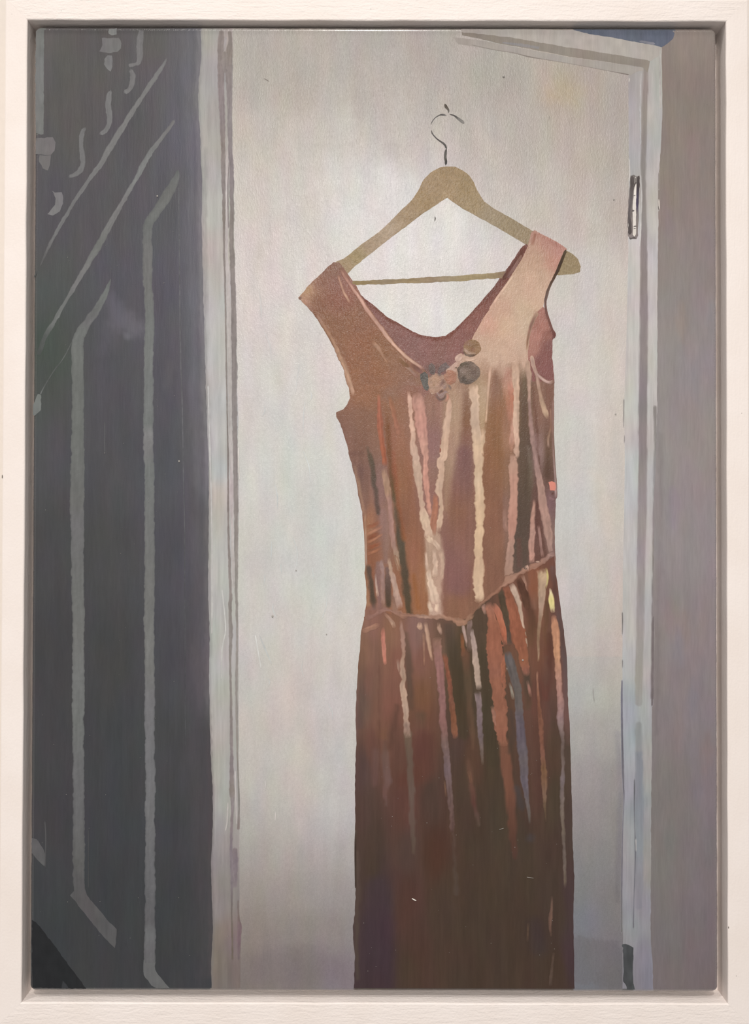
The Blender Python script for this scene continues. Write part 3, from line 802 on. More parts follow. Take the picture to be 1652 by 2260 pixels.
def build_panel():
    rc = 13.0
    ring = []
    cs = [(edgeL(57), 57.6, 180), (edgeR(57), 61.4, 270), (edgeR(2187), 2190.4, 0), (edgeL(2187), 2187.6, 90)]
    cx = [(1, 1), (-1, 1), (-1, -1), (1, -1)]
    arcs = []
    for (x, y, a0), (sx, sy) in zip(cs, cx):
        c = np.array([x + sx * rc, y + sy * rc])
        arcs.append((c, a0))
    corner = []
    for c, a0 in arcs:
        for a in np.linspace(a0, a0 + 90, 8):
            corner.append((c, np.array([math.cos(math.radians(a)), math.sin(math.radians(a))])))
    pts, nrm = [], []
    K = len(corner)
    for i in range(K):
        c, nv = corner[i]
        c2, nv2 = corner[(i + 1) % K]
        p, p2 = c + nv * rc, c2 + nv2 * rc
        d = np.hypot(*(p2 - p))
        m = max(1, int(d / 4))
        for k in range(m):
            t = k / m
            pts.append(p + (p2 - p) * t)
            v = nv * (1 - t) + nv2 * t
            nrm.append(v / np.hypot(*v))
    pts, nrm = np.array(pts), np.array(nrm)
    n = len(pts)
    wob = 0.7 * (vn(pts[:, 0] / 30, pts[:, 1] / 30, 5) - 0.5) + 0.5 * (vn(pts[:, 0] / 7, pts[:, 1] / 7, 6) - 0.5)
    V, cols = [], []
    r_mm = RIM * 0.20
    for k in range(8):
        a = k / 7 * math.pi / 2
        ins = RIM * (1 - math.sin(a))
        q = pts + nrm * (wob * math.sin(a) - ins)[:, None]
        dep = r_mm * (1 - math.cos(a))
        v = px_np(q, 0.0)
        v[:, 1] = dep * 0.001 + 0.00004 * (vn(pts[:, 0] / 3, pts[:, 1] / 3, k) - 0.5) * (1 if 0 < k < 7 else 0)
        V.append(v)
        cols.append(bg_colour(pts - nrm * (ins + 3)[:, None] if np.ndim(ins) else pts - nrm * (ins + 3)))
    v = px_np(pts + nrm * wob[:, None], 0.0)
    v[:, 1] = LEDGE - 0.0001
    V.append(v)
    cols.append(cols[-1] * 0.25 + hx('d9cfc0') * 0.75)  # unseen sides made pale to bounce light into the gap
    F = []
    for k in range(8):
        for i in range(n):
            j = (i + 1) % n
            F.append((k * n + i, k * n + j, (k + 1) * n + j, (k + 1) * n + i))
    F.append(list(range(n))[::-1])
    F.append([8 * n + i for i in range(n)])
    P = np.vstack([pts] * 9)
    return coloured_mesh('panel', np.vstack(V), F, pigment(np.vstack(cols), P), M_RIM, painting, True)


panel = build_panel()
panel['label'] = 'thick wooden panel with rounded painted edges'
edgeX = lambda f: f

dark = empty('painted_panelling', painting)
dark['label'] = 'dark grey panelling with paler mouldings, painted'
band('panelling_ground', inL, lambda y: L1(y) + 3, 62, 2183, p_dark, 0.06, M_UP, dark, 4.5, (0, 0.5), 3, inT, inB)
dframe = empty('painted_door_frame', painting)
dframe['label'] = 'pale door frame painted around the door'
band('jamb', L1, L2, 62, 2183, p_jamb, 0.062, M_UP, dframe, 2.6, (0.5, 0.5), 4, inT, inB)
door = empty('painted_door', painting)
door['label'] = 'off-white painted door with loose brushwork'
band('door_leaf', lambda y: L2(y) - 3, lambda y: R1(y) + 3, 62, 2183, p_door, 0.058, M_MIX, door, 5.5, (0.5, 0.3), 5, inT, inB)
band('jamb', R1, R2, 62, 2183, p_cas, 0.062, M_UP, dframe, 2.6, (0.3, 0.6), 6, inT, inB)
wallp = empty('painted_wall', painting)
wallp['label'] = 'mauve grey painted wall beside the door frame'
band('wall_ground', lambda y: R2(y) - 3, inR, 62, 2183, p_wall, 0.058, M_UP, wallp, 5, (0.6, 0), 7, inT, inB)
# ------------------------------------------------------------------ pale mouldings on the panelling
def flat(h, amp=0.04, seed=0):
    def f(P):
        return streaks(np.repeat(hx(h)[None], len(P), 0), P, amp, 6, 20, seed, 0.01)
    return f


def dull(h, a=0.55):
    c = hx(h)
    c = c * (1 - a) + (c.mean() + np.array([0.8, 0.2, -1.0])) * a
    return '%02x%02x%02x' % tuple(int(round(v)) for v in c)


def mould(pts, **k):
    pts = [p[:3] + ((dull(p[3]),) if len(p) > 3 else ()) for p in pts]
    k.setdefault('z', 0.10)
    k.setdefault('h', 0.03)
    k.setdefault('amp', 0.035)
    k.setdefault('name', 'moulding_line')
    k.setdefault('under', p_dark)
    k.setdefault('soft', 1.4)
    return stroke(dark, pts, **k)


def patch(pts, h, **k):
    k.setdefault('rag', 1.2)
    return blob('moulding_patch', pts, flat(dull(h, 0.4), 0.035, len(pts)), k.pop('z', 0.10), M_UP, dark, 5.0, **k)


patch([(84, 64), (97, 64), (97, 180), (96, 296), (90, 297), (79, 294), (78, 180), (79, 70)], '7b7c77')
patch([(240, 63), (258, 63), (257, 75), (247, 78), (239, 75)], '8b8885')
patch([(224, 84), (262, 83), (268, 95), (266, 107), (258, 115), (238, 117), (220, 114), (226, 100)], '7b7775')
patch([(237, 122), (247, 122), (248, 148), (244, 158), (236, 153), (230, 142), (231, 130)], '7e7a78')
patch([(79, 305), (117, 303), (123, 315), (121, 333), (112, 342), (79, 341)], '7b7674')
patch([(87, 343), (112, 343), (110, 365), (106, 377), (95, 371), (86, 358)], '7a7573')
patch([(115, 420), (121, 425), (137, 424), (139, 432), (139, 450), (132, 467), (117, 476), (104, 472), (113, 463), (121, 452), (123, 437)], '7f7a7b')
patch([(70, 1849), (80, 1853), (94, 1869), (100, 1890), (98, 1912), (82, 1897), (70, 1882)], '605c5d')
patch([(73, 893), (84, 869), (91, 870), (90, 905), (77, 918), (73, 916)], '757973')
patch([(70.5, 2031), (80, 2036), (92, 2050), (190, 2182), (71, 2180)], '2c2d2f', z=0.085)
patch([(138, 2165), (146, 2172), (152, 2181), (136, 2181)], '3b3d3f', z=0.11)
mould([(312, 65, 13, '7d7977'), (309, 90, 13), (308, 120, 12), (306, 137, 10), (298, 142, 7), (288, 145, 9), (284, 147, 7)])
mould([(287, 152, 8, '7d7977'), (293, 166, 11), (291, 186, 12), (284, 199, 10), (273, 205, 9, '8a8685')])
mould([(245, 199, 9, '7a7675'), (240, 213, 12, '7d7a79'), (238, 235, 12), (242, 255, 12), (240, 276, 11), (232, 289, 10), (219, 296, 8, '858180')])
mould([(190, 281, 5, '73706f'), (182, 293, 9, '7b7776'), (179, 315, 9), (181, 340, 10), (182, 362, 10), (176, 377, 13), (164, 386, 10), (151, 391, 6)])
mould([(368, 128, 1.5, '74716f'), (359, 146, 8, '7d7a78'), (340, 174, 10, '827e7b'), (315, 211, 10), (290, 250, 11, '817d7a'), (258, 302, 12), (237, 335, 13), (222, 362, 12), (196, 398, 7, '7b7877'), (160, 452, 7, '7a7776'),
       (128, 506, 7, '787575'), (106, 548, 5, '6f6d6c'), (88, 588, 2, '62605f')])
mould([(385, 264, 6, '7d7977'), (370, 286, 8), (340, 326, 10, '7f7e7b'), (316, 364, 12, '818380'), (297, 400, 9), (275, 438, 10, '7e7a78'), (243, 494, 13, '7d7a77'), (220, 537, 16, '76776f'), (205, 562, 15, '797a75'),
       (190, 588, 12, '7f7b78'), (163, 634, 9, '7a7776'), (140, 674, 8, '777974'), (116, 715, 9, '727570'), (101, 740, 9, '5b605b'), (84, 785, 8, '515650')])
mould([(393, 376, 3, '696a68'), (389, 392, 14, '737370'), (372, 425, 23, '73736e'), (349, 462, 22, '75756f'), (328, 494, 20, '70736d'), (325, 515, 20, '737470'), (325, 560, 20, '7a7573'), (327, 640, 20, '777671'), (329, 700, 20, '777a74'),
       (329, 760, 20, '787b76'), (327, 800, 20, '797c77'), (328, 850, 20, '777876'), (328, 900, 21, '797b77'), (327, 935, 22, '757a74'), (327, 957, 22, '858180'), (327, 1000, 22, '7b7777'), (329, 1040, 21, '757a75'), (330, 1150, 22, '757672'),
       (330, 1300, 22, '74746f'), (329, 1400, 22, '787873'), (330, 1480, 21, '777570'), (330, 1550, 21, '757275'), (331, 1700, 21, '727073'), (331, 1800, 21, '706f70'), (331, 1900, 22, '69686c'), (331, 1980, 22, '646166'),
       (331, 2030, 22, '605d60'), (331, 2062, 23, '6d6c6e'), (330, 2100, 25, '676467'), (330, 2125, 25, '666466')], rag=1.1, round_ends=False)
patch([(317, 2118), (342, 2118), (342, 2140), (353, 2156), (374, 2181), (345, 2181), (335, 2175), (317, 2153), (315, 2136)], '666665', z=0.115)
mould([(244, 616, 2, '6a6c69'), (238, 636, 9, '737872'), (228, 658, 15, '747872'), (212, 685, 17, '6f706d'), (194, 710, 17, '706e6e'), (181, 730, 22, '737771'), (173, 750, 26, '727570'), (171, 780, 27, '747670'), (172, 850, 26, '70736c'),
       (172, 950, 27, '70736c'), (171, 1050, 31, '6f716a'), (170, 1110, 31, '6e6e69'), (170, 1160, 29, '716f6f'), (172, 1300, 27, '6e6d69'), (173, 1400, 26, '73726d'), (173, 1500, 26, '737370'), (173, 1600, 25, '6f716c'), (173, 1700, 24, '6c6b6b'),
       (174, 1800, 25, '666566'), (174, 1900, 26, '605f5d'), (174, 1950, 24, '5c595a')], rag=1.1, round_ends=False)
patch([(162, 1940), (186, 1940), (187, 1960), (191, 1976), (222, 2012), (241, 2035), (257, 2051), (256, 2073), (253, 2092), (236, 2076), (206, 2041), (181, 2009), (161, 1983), (154, 1976), (163, 1966)], '5a5858', z=0.115)
# hair-thin ridges
mould([(394, 412, 1.4, '706e72'), (396, 600, 2, '6a686d'), (398, 760, 2.2, '6d6a6e'), (402, 900, 2, '6c696d'), (405, 1060, 1.6, '646167'), (407, 1160, 1.6, '5d5b5e'), (408, 1400, 1.2, '55545a'), (409, 1650, 1.0, '4f5052')], rag=0.3, amp=0.1)
mould([(162, 748, 1.4, '626660'), (140, 790, 1.6, '5f635e'), (118, 820, 1.8, '626661'), (95, 858, 2, '6b6e69'), (89, 872, 2, '7b7c7c')], rag=0.3, amp=0.12)
mould([(85, 592, 1.2, '5f5d5c'), (75.5, 612, 1, '555654')], rag=0.2)
mould([(99, 1812, 1.4, '5a5658'), (101, 1850, 1.6, '5e5a5c'), (100, 1915, 1.2, '524e50')], rag=0.2)
mould([(195, 1830, 1.2, '4c4c4d'), (195, 1960, 1.0, '484849')], rag=0.2)
mould([(231, 930, 1.2, '5f5d5f'), (231, 1000, 1.5, '636163')], rag=0.2)

# ------------------------------------------------------------------ door frame: dark gaps, header, hinge
def fr(pts, **k):
    k.setdefault('z', 0.11)
    k.setdefault('h', 0.02)
    k.setdefault('rag', 0.8)
    k.setdefault('name', 'frame_line')
    if pts[0][0] < 540:
        k.setdefault('under', p_jamb)
    elif pts[0][1] > 300:
        k.setdefault('under', p_cas)
    k.setdefault('soft', 1.2)
    return stroke(dframe, pts, **k)


fr([(489, 66, 9, '958a84'), (487, 90, 14, '938883'), (487, 130, 14, '938883'), (488, 200, 14, '938786'), (490, 260, 12, '928786'), (492, 320, 10, '90857f'), (492, 370, 9, '948a86'), (494, 430, 8, '958b88'), (494, 480, 7, '938981'),
    (494, 530, 5, '918782'), (497, 640, 4, '958b86'), (499, 780, 3, '928983'), (501, 900, 3, '8b837d'), (503, 1000, 3, '857b76'), (503, 1060, 3, '877a76'), (504, 1180, 5, '8c837e'), (508, 1300, 6, '8f8580'), (508, 1340, 8, '8a827c'),
    (509, 1400, 8, '8f8782'), (508, 1470, 4, '8b837d'), (510, 1560, 5, '8b827d'), (511, 1690, 8, '8b8080'), (512, 1745, 12, '897f78'), (513, 1770, 7, '8c8382'), (511, 1820, 5, '857979'), (510, 1870, 6, '81767a'), (511, 1950, 5, '7c7274'),
    (511, 2010, 4, '746b66'), (512, 2060, 4, '74685f'), (513, 2120, 4, '72675d')])
fr([(497, 112, 10, '958b84'), (497, 128, 24, '948a84'), (497, 150, 24, '948a86'), (496, 164, 8, '948a86')], rag=1.2)
fr([(506, 67, 9, '968b84'), (508, 90, 9, '938983'), (505, 120, 17, '938880'), (504, 155, 17, '948a86'), (506, 210, 12, '948a88'), (507, 270, 10, '938b89'), (508, 330, 9, '928887'), (511, 380, 9, '938989'), (511, 430, 9, '938a88'),
    (512, 480, 9, '938a84'), (511, 530, 11, '938a84'), (514, 640, 11, '938985'), (516, 780, 12, '918884'), (517, 900, 13, '918986'), (518, 960, 11, '918884'), (519, 1020, 10, '8f8582'), (520, 1070, 11, '938a86'), (521, 1180, 9, '938a84'),
    (521, 1290, 7, '969089'), (522, 1340, 5, '99918b'), (523, 1400, 4, '968e88'), (522, 1470, 5, '948c86'), (522, 1560, 5, '918a84'), (524, 1680, 3, '908880'), (527, 1770, 3, '85807a'), (526, 1820, 5, '867a76'), (525, 1832, 4, '80746f')])
fr([(518, 1870, 10, '857879'), (518, 1900, 14, '82767a'), (517, 1960, 12, '837879')], amp=0.05, h=0.01, z=0.10)
fr([(525, 1985, 3, '7c716d'), (526, 2025, 4, '7b6c66'), (528, 2045, 9, '7c696b'), (527, 2080, 8, '7a676a'), (526, 2120, 4, '766a69')], h=0.01)
fr([(500, 330, 3, 'bfb3ae'), (500, 380, 4, 'c3b8b4'), (499, 420, 3, 'cdc4c0'), (500, 480, 4, 'c6bcb8'), (500, 540, 6, 'c3b9b5'), (504, 660, 8, 'bfb6b1'), (507, 800, 8, 'bab2ac'), (508, 930, 8, 'b5aea9'), (510, 1020, 7, 'bab1ad'),
    (511, 1080, 7, 'bfb1b0'), (513, 1200, 6, 'bab2ad'), (515, 1300, 5, 'b5aea8')], h=0.03)
fr([(506, 355, 2, '9d918e'), (503, 400, 3, '9c9290'), (503, 460, 3, '988e8b'), (504, 505, 3, '9a908d')], h=0.02)
fr([(498, 80, 5, 'b2aaa6'), (497, 95, 6, 'b4aaa8'), (495, 113, 2, 'b5aba6')], h=0.03)
fr([(459, 850, 2.5, 'c4c1bd'), (463, 1000, 3, 'c6c2be'), (466, 1100, 3, 'bfb9b4'), (468, 1250, 3, 'c0bcb7'), (467, 1400, 3, 'bfbbb5')], h=0.04)
fr([(490, 1300, 2.5, 'c7c4be'), (496, 1360, 2.5, 'c6c3bd'), (497, 1395, 2.5, 'c5c2bc'), (490, 1435, 2.2, 'c4c1ba'), (488, 1500, 2, 'c1beb7')], h=0.05)
fr([(519, 1700, 2, 'c1b9b5'), (520, 1760, 2.5, 'b9b1ac'), (522, 1820, 2, 'b3aaa6')], h=0.04)
fr([(503, 1770, 2.5, 'b9b2ac'), (501, 1810, 3, 'b7b0aa'), (497, 1835, 2, 'b9b2ac')], h=0.05)
fr([(526, 985, 2, 'ddd5cd'), (526, 1020, 2.4, 'ddd4cb'), (528, 1060, 1.6, 'd6cec5')], h=0.06)
# header of the frame, receding
door_top = lambda pts, h, nm, par, z, rag=0.9: blob(nm, pts, flat(h, 0.03, 3), z, M_UP, par, 5.0, rag)
door_top([(1016, 64), (1262, 66), (1352, 82), (1459, 103), (1460, 118), (1436, 134), (1352, 120), (1250, 105), (1130, 84), (1060, 76), (1018, 70)], 'b3aaa2', 'header', dframe, 0.10)
door_top([(1018, 71), (1060, 75), (1130, 83), (1180, 92), (1250, 104), (1352, 120), (1434, 134), (1428, 160), (1418, 149), (1352, 138), (1270, 127), (1200, 114), (1150, 104), (1105, 97), (1060, 86), (1020, 78)], '948a80', 'header_dark_band', dframe, 0.115)  # darker band of paint along the slanted header
door_top([(1110, 92), (1150, 96), (1190, 103), (1188, 108), (1150, 103), (1108, 95)], '948e8c', 'header_dark_band', dframe, 0.125)
door_top([(1000, 82), (1060, 89), (1105, 98), (1150, 106), (1200, 116), (1270, 128), (1352, 139), (1418, 150), (1418, 156), (1404, 158), (1390, 166), (1352, 158), (1240, 138), (1150, 121), (1080, 108), (1010, 97)], 'aba29a', 'header', dframe, 0.105)
fr([(1040, 99, 1.2, '9a9088'), (1090, 110, 1.5, '9b9189'), (1130, 116, 1.5, '978d85'), (1165, 125, 2.5, '8f857d'), (1200, 131, 1.5, '9b9088'), (1260, 141, 1.2, 'a0968d'), (1340, 156, 1.2, '9c918a'), (1388, 165, 2.4, '7c716a')], h=0.02, rag=0.3)
# edges of the jamb beside the hinge
fr([(1388, 172, 3, 'd8cfc5'), (1388, 182, 2, 'c9c0b7')], h=0.06)
fr([(1388, 350, 1.6, 'd5ccc4'), (1389, 385, 2, 'ddd3c9'), (1387, 402, 1.4, 'd3c9bf')], h=0.05)
fr([(1414, 160, 3, 'b8b1ad'), (1412, 240, 3, 'b9b4b2'), (1413, 320, 3, 'b5b1b0')], h=0.03)
fr([(1413, 385, 2, 'bdb8b4'), (1415, 432, 2.5, 'c3bdb8'), (1413, 500, 3, 'c9c3bd'), (1411, 545, 2, 'cdc7c1')], h=0.04)
fr([(1457, 110, 4, 'bcb6ae'), (1456, 160, 4, 'b9b3ad'), (1457, 240, 4, 'bbb4ad')], h=0.03)
fr([(1453, 380, 1.2, '7b7067'), (1453, 420, 1.2, '7d736b')], h=0.02, rag=0.2)
fr([(1453, 440, 1.2, 'e6dbcd'), (1454, 462, 1.4, 'e0d4c7')], h=0.06, rag=0.2)
fr([(1452, 452, 1.6, '5d5650'), (1453, 466, 1.2, '6c645d')], h=0.02, rag=0.2)
fr([(1376, 880, 2, '8f8782'), (1375.5, 920, 2, '938a86'), (1375, 944, 1.4, 'a09793')], h=0.02, rag=0.3)
fr([(1377.5, 960, 1.2, '948c88'), (1377, 978, 1.2, '99918d')], h=0.02, rag=0.2)
fr([(1372.5, 1350, 2.4, '847d78'), (1373, 1370, 2.2, '76706c'), (1372.5, 1402, 1.6, '8b847f')], h=0.02, rag=0.3)
fr([(1373, 1455, 1.8, '7d7672'), (1373, 1475, 1.4, '8d8682')], h=0.02, rag=0.3)
fr([(1372, 1500, 2.5, '77727a'), (1371.5, 1540, 3.5, '6d6a74'), (1372, 1620, 4, '6c6970'), (1374, 1700, 5, '6e6a6f'), (1375, 1735, 3, '6b676c'), (1376, 1768, 2, '777277'), (1373, 1840, 2.4, '777278'), (1371.5, 1940, 2.6, '6d686e'), (1371, 2060, 2, '66625f')], h=0.01, rag=0.4)
fr([(1399, 1718, 1.5, '6c6b6d'), (1399.5, 1740, 3, '636265'), (1399, 1778, 2, '6c6b6f'), (1400, 1830, 1.8, '7a797d'), (1401, 1860, 2.2, '5f5d60'), (1401, 1900, 2, '67656a'), (1398, 1990, 1.8, '77757b'), (1397, 2050, 2.5, '6f6d71')], h=0.01, rag=0.3)
fr([(1402.5, 1850, 1.4, 'b9b3ae'), (1403, 1880, 1.4, 'b0aba8')], h=0.05, rag=0.2)
fr([(1441, 1360, 3.5, '7a706f'), (1440, 1420, 5, '766c6b'), (1439.5, 1500, 5, '766c6b'), (1438, 1560, 3.5, '756b6b')], h=0.01, rag=0.4)
blob('door_gap', [(1373, 2084), (1380, 2083), (1388, 2085), (1397, 2092), (1397, 2110), (1396, 2150), (1397, 2170), (1400, 2184), (1384, 2184), (1379, 2172), (1374, 2165), (1375, 2120), (1374, 2092), (1371, 2088)], flat('4a4b4c', 0.09, 4), 0.12, M_UP, dframe, 4.0, 1.2)
blob('wall_blue_corner', [(1265, 66.5), (1480, 67), (1488, 73), (1484, 85), (1472, 96), (1459, 104), (1448, 101), (1400, 92), (1352, 83), (1300, 75)], flat('676b77', 0.05, 4), 0.12, M_UP, wallp, 5.0, 0.8)  # blue-grey triangle of paint in the upper corner of the wall
stroke(wallp, [(1410, 91, 4, '7d7d84'), (1445, 97, 5, '87848a')], z=0.12, h=0.01, name='wall_stroke')

hinge = empty('painted_hinge', painting)
hinge['label'] = 'dark hinge with a pale pin painted on the door frame'
HG = lambda pts, **k: stroke(hinge, pts, z=k.pop('z', 0.15), h=0.03, rag=k.pop('rag', 0.7), name=k.pop('name', 'hinge_stroke'), **k)
blob('hinge_plate', [(1390, 388), (1398, 386), (1404, 390), (1411, 388), (1411, 410), (1410, 440), (1408, 462), (1409, 480), (1407, 500), (1407, 520), (1404, 528), (1390, 527), (1384, 520), (1385, 505), (1383, 500), (1385, 470), (1386, 440), (1389, 410)],
     flat('857c78', 0.08, 6), 0.13, M_UP, hinge, 3.0, 0.8)
HG([(1394, 388, 8, '635b58'), (1394, 405, 9, '5b5350'), (1393, 425, 6, '645c5a'), (1391, 445, 6, '6f6766'), (1388, 470, 5, '6b6362'), (1389, 495, 7, '5f5755'), (1389, 518, 8, '5a5250')])
HG([(1408, 388, 5, '564e4b'), (1407, 410, 6, '524a49'), (1405, 432, 6, '524c58'), (1405, 455, 6, '544c5c'), (1406, 470, 3, '7a7271'), (1405, 485, 3, '8a8280')])
HG([(1403, 402, 6, '5a524f'), (1398, 412, 6, '5a524f')])
HG([(1403, 405, 1.5, 'e0d6cc'), (1401, 418, 5, 'e5dbd0'), (1400, 440, 6, 'e4dad0'), (1399, 462, 7, 'e3d9cf'), (1399, 490, 7, 'e6dcd2'), (1399, 505, 7, 'e3d9ce'), (1399, 522, 7, 'e4d9cd')], z=0.17, name='hinge_pin')
HG([(1396, 432, 3, '8f8681'), (1402, 431, 3, '9a918b')], z=0.2)
HG([(1393, 466, 5, '6d6563'), (1399, 465, 5, '6b6361')], z=0.2)
HG([(1397, 500, 3, '5a5352'), (1404, 499, 2, '504846')], z=0.2)
HG([(1397, 504, 2, '6b6462'), (1403, 504, 2, '605856')], z=0.2)
HG([(1388, 524, 3, '5b5351'), (1391, 527, 3, '6d6563'), (1396, 525, 2, '5a5250'), (1403, 526, 2, '4a423f')], z=0.2)
HG([(1401, 390, 2, 'cfc6be'), (1402, 394, 3, 'd4cbc2')], z=0.2)
HG([(1386, 493, 1.6, 'd6ccc2'), (1385, 503, 1.2, 'c4bab1')], z=0.2, rag=0.3)

# ------------------------------------------------------------------ hanger
hanger = empty('painted_hanger', painting)
hanger['label'] = 'tan wooden clothes hanger with a thin dark hook, painted'


def p_wood(P):
    c = field([(985, 390, 'a28a6d'), (950, 410, 'a48c71'), (930, 440, 'a28a6c'), (900, 470, 'a68f75'), (860, 510, 'b19c86'), (820, 545, 'ab957f'), (790, 570, 'a3906f'), (760, 592, 'a68f74'), (1030, 410, 'a08a6c'), (1040, 450, 'a48f72'),
               (1080, 475, 'a2917a'), (1120, 500, '9c8b72'), (1160, 525, '9c8a72'), (1260, 585, '978468'), (1250, 600, '9a886b'), (985, 425, 'a68e71')], P, 1.0, 14)
    c = dab(c, P, [(984, 372, 4, '8c7658'), (984, 432, 4, 'b0987c')], 3, 0.5, 1, 51)
    c = dab(c, P, [(870, 520, 4, '927a5c'), (930, 474, 5, '8f785b')], 4, 0.7, 1, 52)
    n = vn(P[:, 0] / 4, P[:, 1] / 4, 61) - 0.5
    return c * (1 + 0.10 * n[:, None])


GLOSS[0] = 0.8
blob('hanger_arm', [(724, 592), (742, 577), (756, 572), (770, 562), (800, 537), (835, 513), (860, 490), (885, 464), (905, 446), (922, 422), (930, 404), (938, 392), (955, 377), (970, 370), (985, 367), (1003, 368), (1020, 376), (1035, 387), (1045, 402),
                    (1055, 425), (1068, 445), (1090, 461), (1120, 477), (1150, 495), (1178, 512), (1250, 553), (1264, 561), (1275, 572), (1281, 588), (1279, 600), (1264, 605), (1240, 607), (1228, 607), (1222, 575), (1190, 556), (1155, 537), (1130, 522),
                    (1100, 504), (1070, 487), (1040, 471), (1020, 460), (1002, 448), (986, 436), (975, 443), (955, 457), (930, 473), (905, 493), (880, 511), (855, 530), (835, 546), (810, 566), (785, 586), (768, 603), (745, 615)],
     p_wood, 0.15, M_DIAG, hanger, 4.0, 0.7)
GLOSS[0] = 1.0
HN = lambda pts, **k: stroke(hanger, pts, z=k.pop('z', 0.14), h=k.pop('h', 0.03), rag=k.pop('rag', 0.5), name=k.pop('name', 'hook_stroke'), **k)
HN([(775, 625, 11, 'a08d6e'), (800, 624, 10, '9c8869'), (850, 622, 10, 'a1907a'), (900, 620, 10, 'a08d71'), (950, 617, 12, 'a38f7a'), (985, 616, 12, 'a2927c'), (1030, 613, 12, 'a69577'), (1070, 610, 12, 'a59477'), (1095, 608, 13, '9d8a71'), (1120, 606, 16, '8d7466')],
   name='crossbar', rag=0.7)
HN([(981, 229, 5, '6f675f'), (984, 236, 6, '6d655d'), (989, 243, 4, '7a736c'), (989, 250, 2.5, '85807a')])
HN([(950, 276, 1.6, '807b77'), (954, 267, 1.8, '767170'), (961, 259, 2, '777270'), (970, 254, 2.6, '6b6663'), (976, 253, 5, '6e6967'), (985, 255, 3, '8d8884')])
HN([(991, 252, 2, '6d6865'), (1003, 256, 3, '65605c'), (1012, 263, 6, '8a8580'), (1020, 269, 7, '948f89'), (1024, 273, 3, '8b857f')])
HN([(948, 278, 1, 'aca7a4'), (948, 286, 1, 'aca7a4')])
HN([(952, 287, 1.8, '77726f'), (953, 294, 2.6, '75706d'), (960, 303, 2.6, '716c69'), (968, 310, 3, '6a6562'), (976, 315, 4, '77726e'), (982, 321, 4, '6b6662'), (985, 330, 4, '65605c')])
HN([(985, 328, 4, '6a6561'), (983, 336, 5, '6f6a66'), (982, 348, 6, '7a756f'), (984, 356, 5, '625d58'), (983, 365, 5, '5a5550')])
HN([(1241, 578, 2, 'a8967a'), (1262, 590, 3, 'aa987d')], z=0.17, name='hook_stroke')
HN([(1238, 597, 2, 'a39276'), (1258, 600, 4, 'a19074')], z=0.17)
blob('paint_mark', [(983, 439), (986, 437), (989, 439), (987, 442), (984, 442)], flat('ece8e4', 0.02, 1), 0.16, M_UP, door, 3.0, 0.3)  # white highlight under the hanger's apex, put into the paint colour

# ------------------------------------------------------------------ dress
dress = empty('painted_dress', painting)
dress['label'] = 'sleeveless copper brown pleated dress painted on the hanger'

LIN = [(790, 660, '8a625a'), (830, 700, '8f6a64'), (880, 740, '926d66'), (930, 770, '936e68'), (960, 800, '8f6b64'), (1000, 760, '906a62'), (1040, 710, '8f675f'), (1080, 660, '8a6259'), (1120, 610, '7f5a52'), (1150, 560, '7d5a52'), (985, 800, '926e68')]


def p_lin(P):
    c = field(LIN, P, 1, 20)
    c = dab(c, P, [(775, 636, 5, '7c5950'), (805, 662, 6, '7a544a'), (830, 682, 6, '7b554a'), (858, 706, 6, '785246'), (885, 718, 7, '7a5147'), (930, 742, 8, '7a5147'), (965, 747, 9, '7c5348'), (990, 742, 9, '7a5248'), (1010, 724, 8, '835a50'), (1040, 692, 7, '7f574e'),
                   (1085, 643, 8, '7c5a52'), (1118, 598, 7, '7a5952')], 2.5, 0.85, 1.2, 61)
    c = dab(c, P, [(945, 815, 20, '7d655f'), (985, 812, 16, '7d6761')], 8, 0.6, 3, 62)
    return streaks(c, P, 0.03, 9, 14, 3, 0.01)


blob('lining', [(768, 628), (790, 646), (810, 663), (830, 678), (855, 700), (880, 714), (905, 729), (930, 740), (960, 744), (982, 741), (1003, 727), (1030, 700), (1055, 672), (1090, 632), (1120, 590), (1148, 549), (1160, 538), (1170, 545), (1130, 612), (1090, 676), (1058, 730),
                (1045, 765), (1025, 800), (1005, 830), (985, 850), (950, 850), (930, 835), (905, 805), (870, 765), (840, 725), (800, 670)], p_lin, 0.17, M_MIX, dress, 4.5, 0.8)


def p_arm(P):
    c = field([(1190, 700, 'ab7c70'), (1180, 740, 'b08074'), (1175, 770, 'ae7f72'), (1200, 720, 'aa7a6e'), (1210, 740, '96695f'), (1205, 780, '8d625c'), (1205, 815, '8a605b'), (1195, 800, '8c625c'), (1216, 760, '8d6560')], P, 1, 8, 2.5)
    c = dab(c, P, [(1205, 692, 5, '7d574f'), (1212, 716, 5, '7d574f'), (1222, 742, 5, '77504a')], 2, 0.8, 1, 64)
    return streaks(c, P, 0.025, 8, 14, 5, 0.01)


blob('lining', [(1190, 664), (1203, 684), (1208, 702), (1214, 722), (1223, 742), (1219, 751), (1218, 790), (1221, 815), (1223, 846), (1208, 852), (1192, 852), (1175, 850), (1162, 800), (1160, 745), (1170, 706)], p_arm, 0.17, M_MIX, dress, 4.0, 0.8)

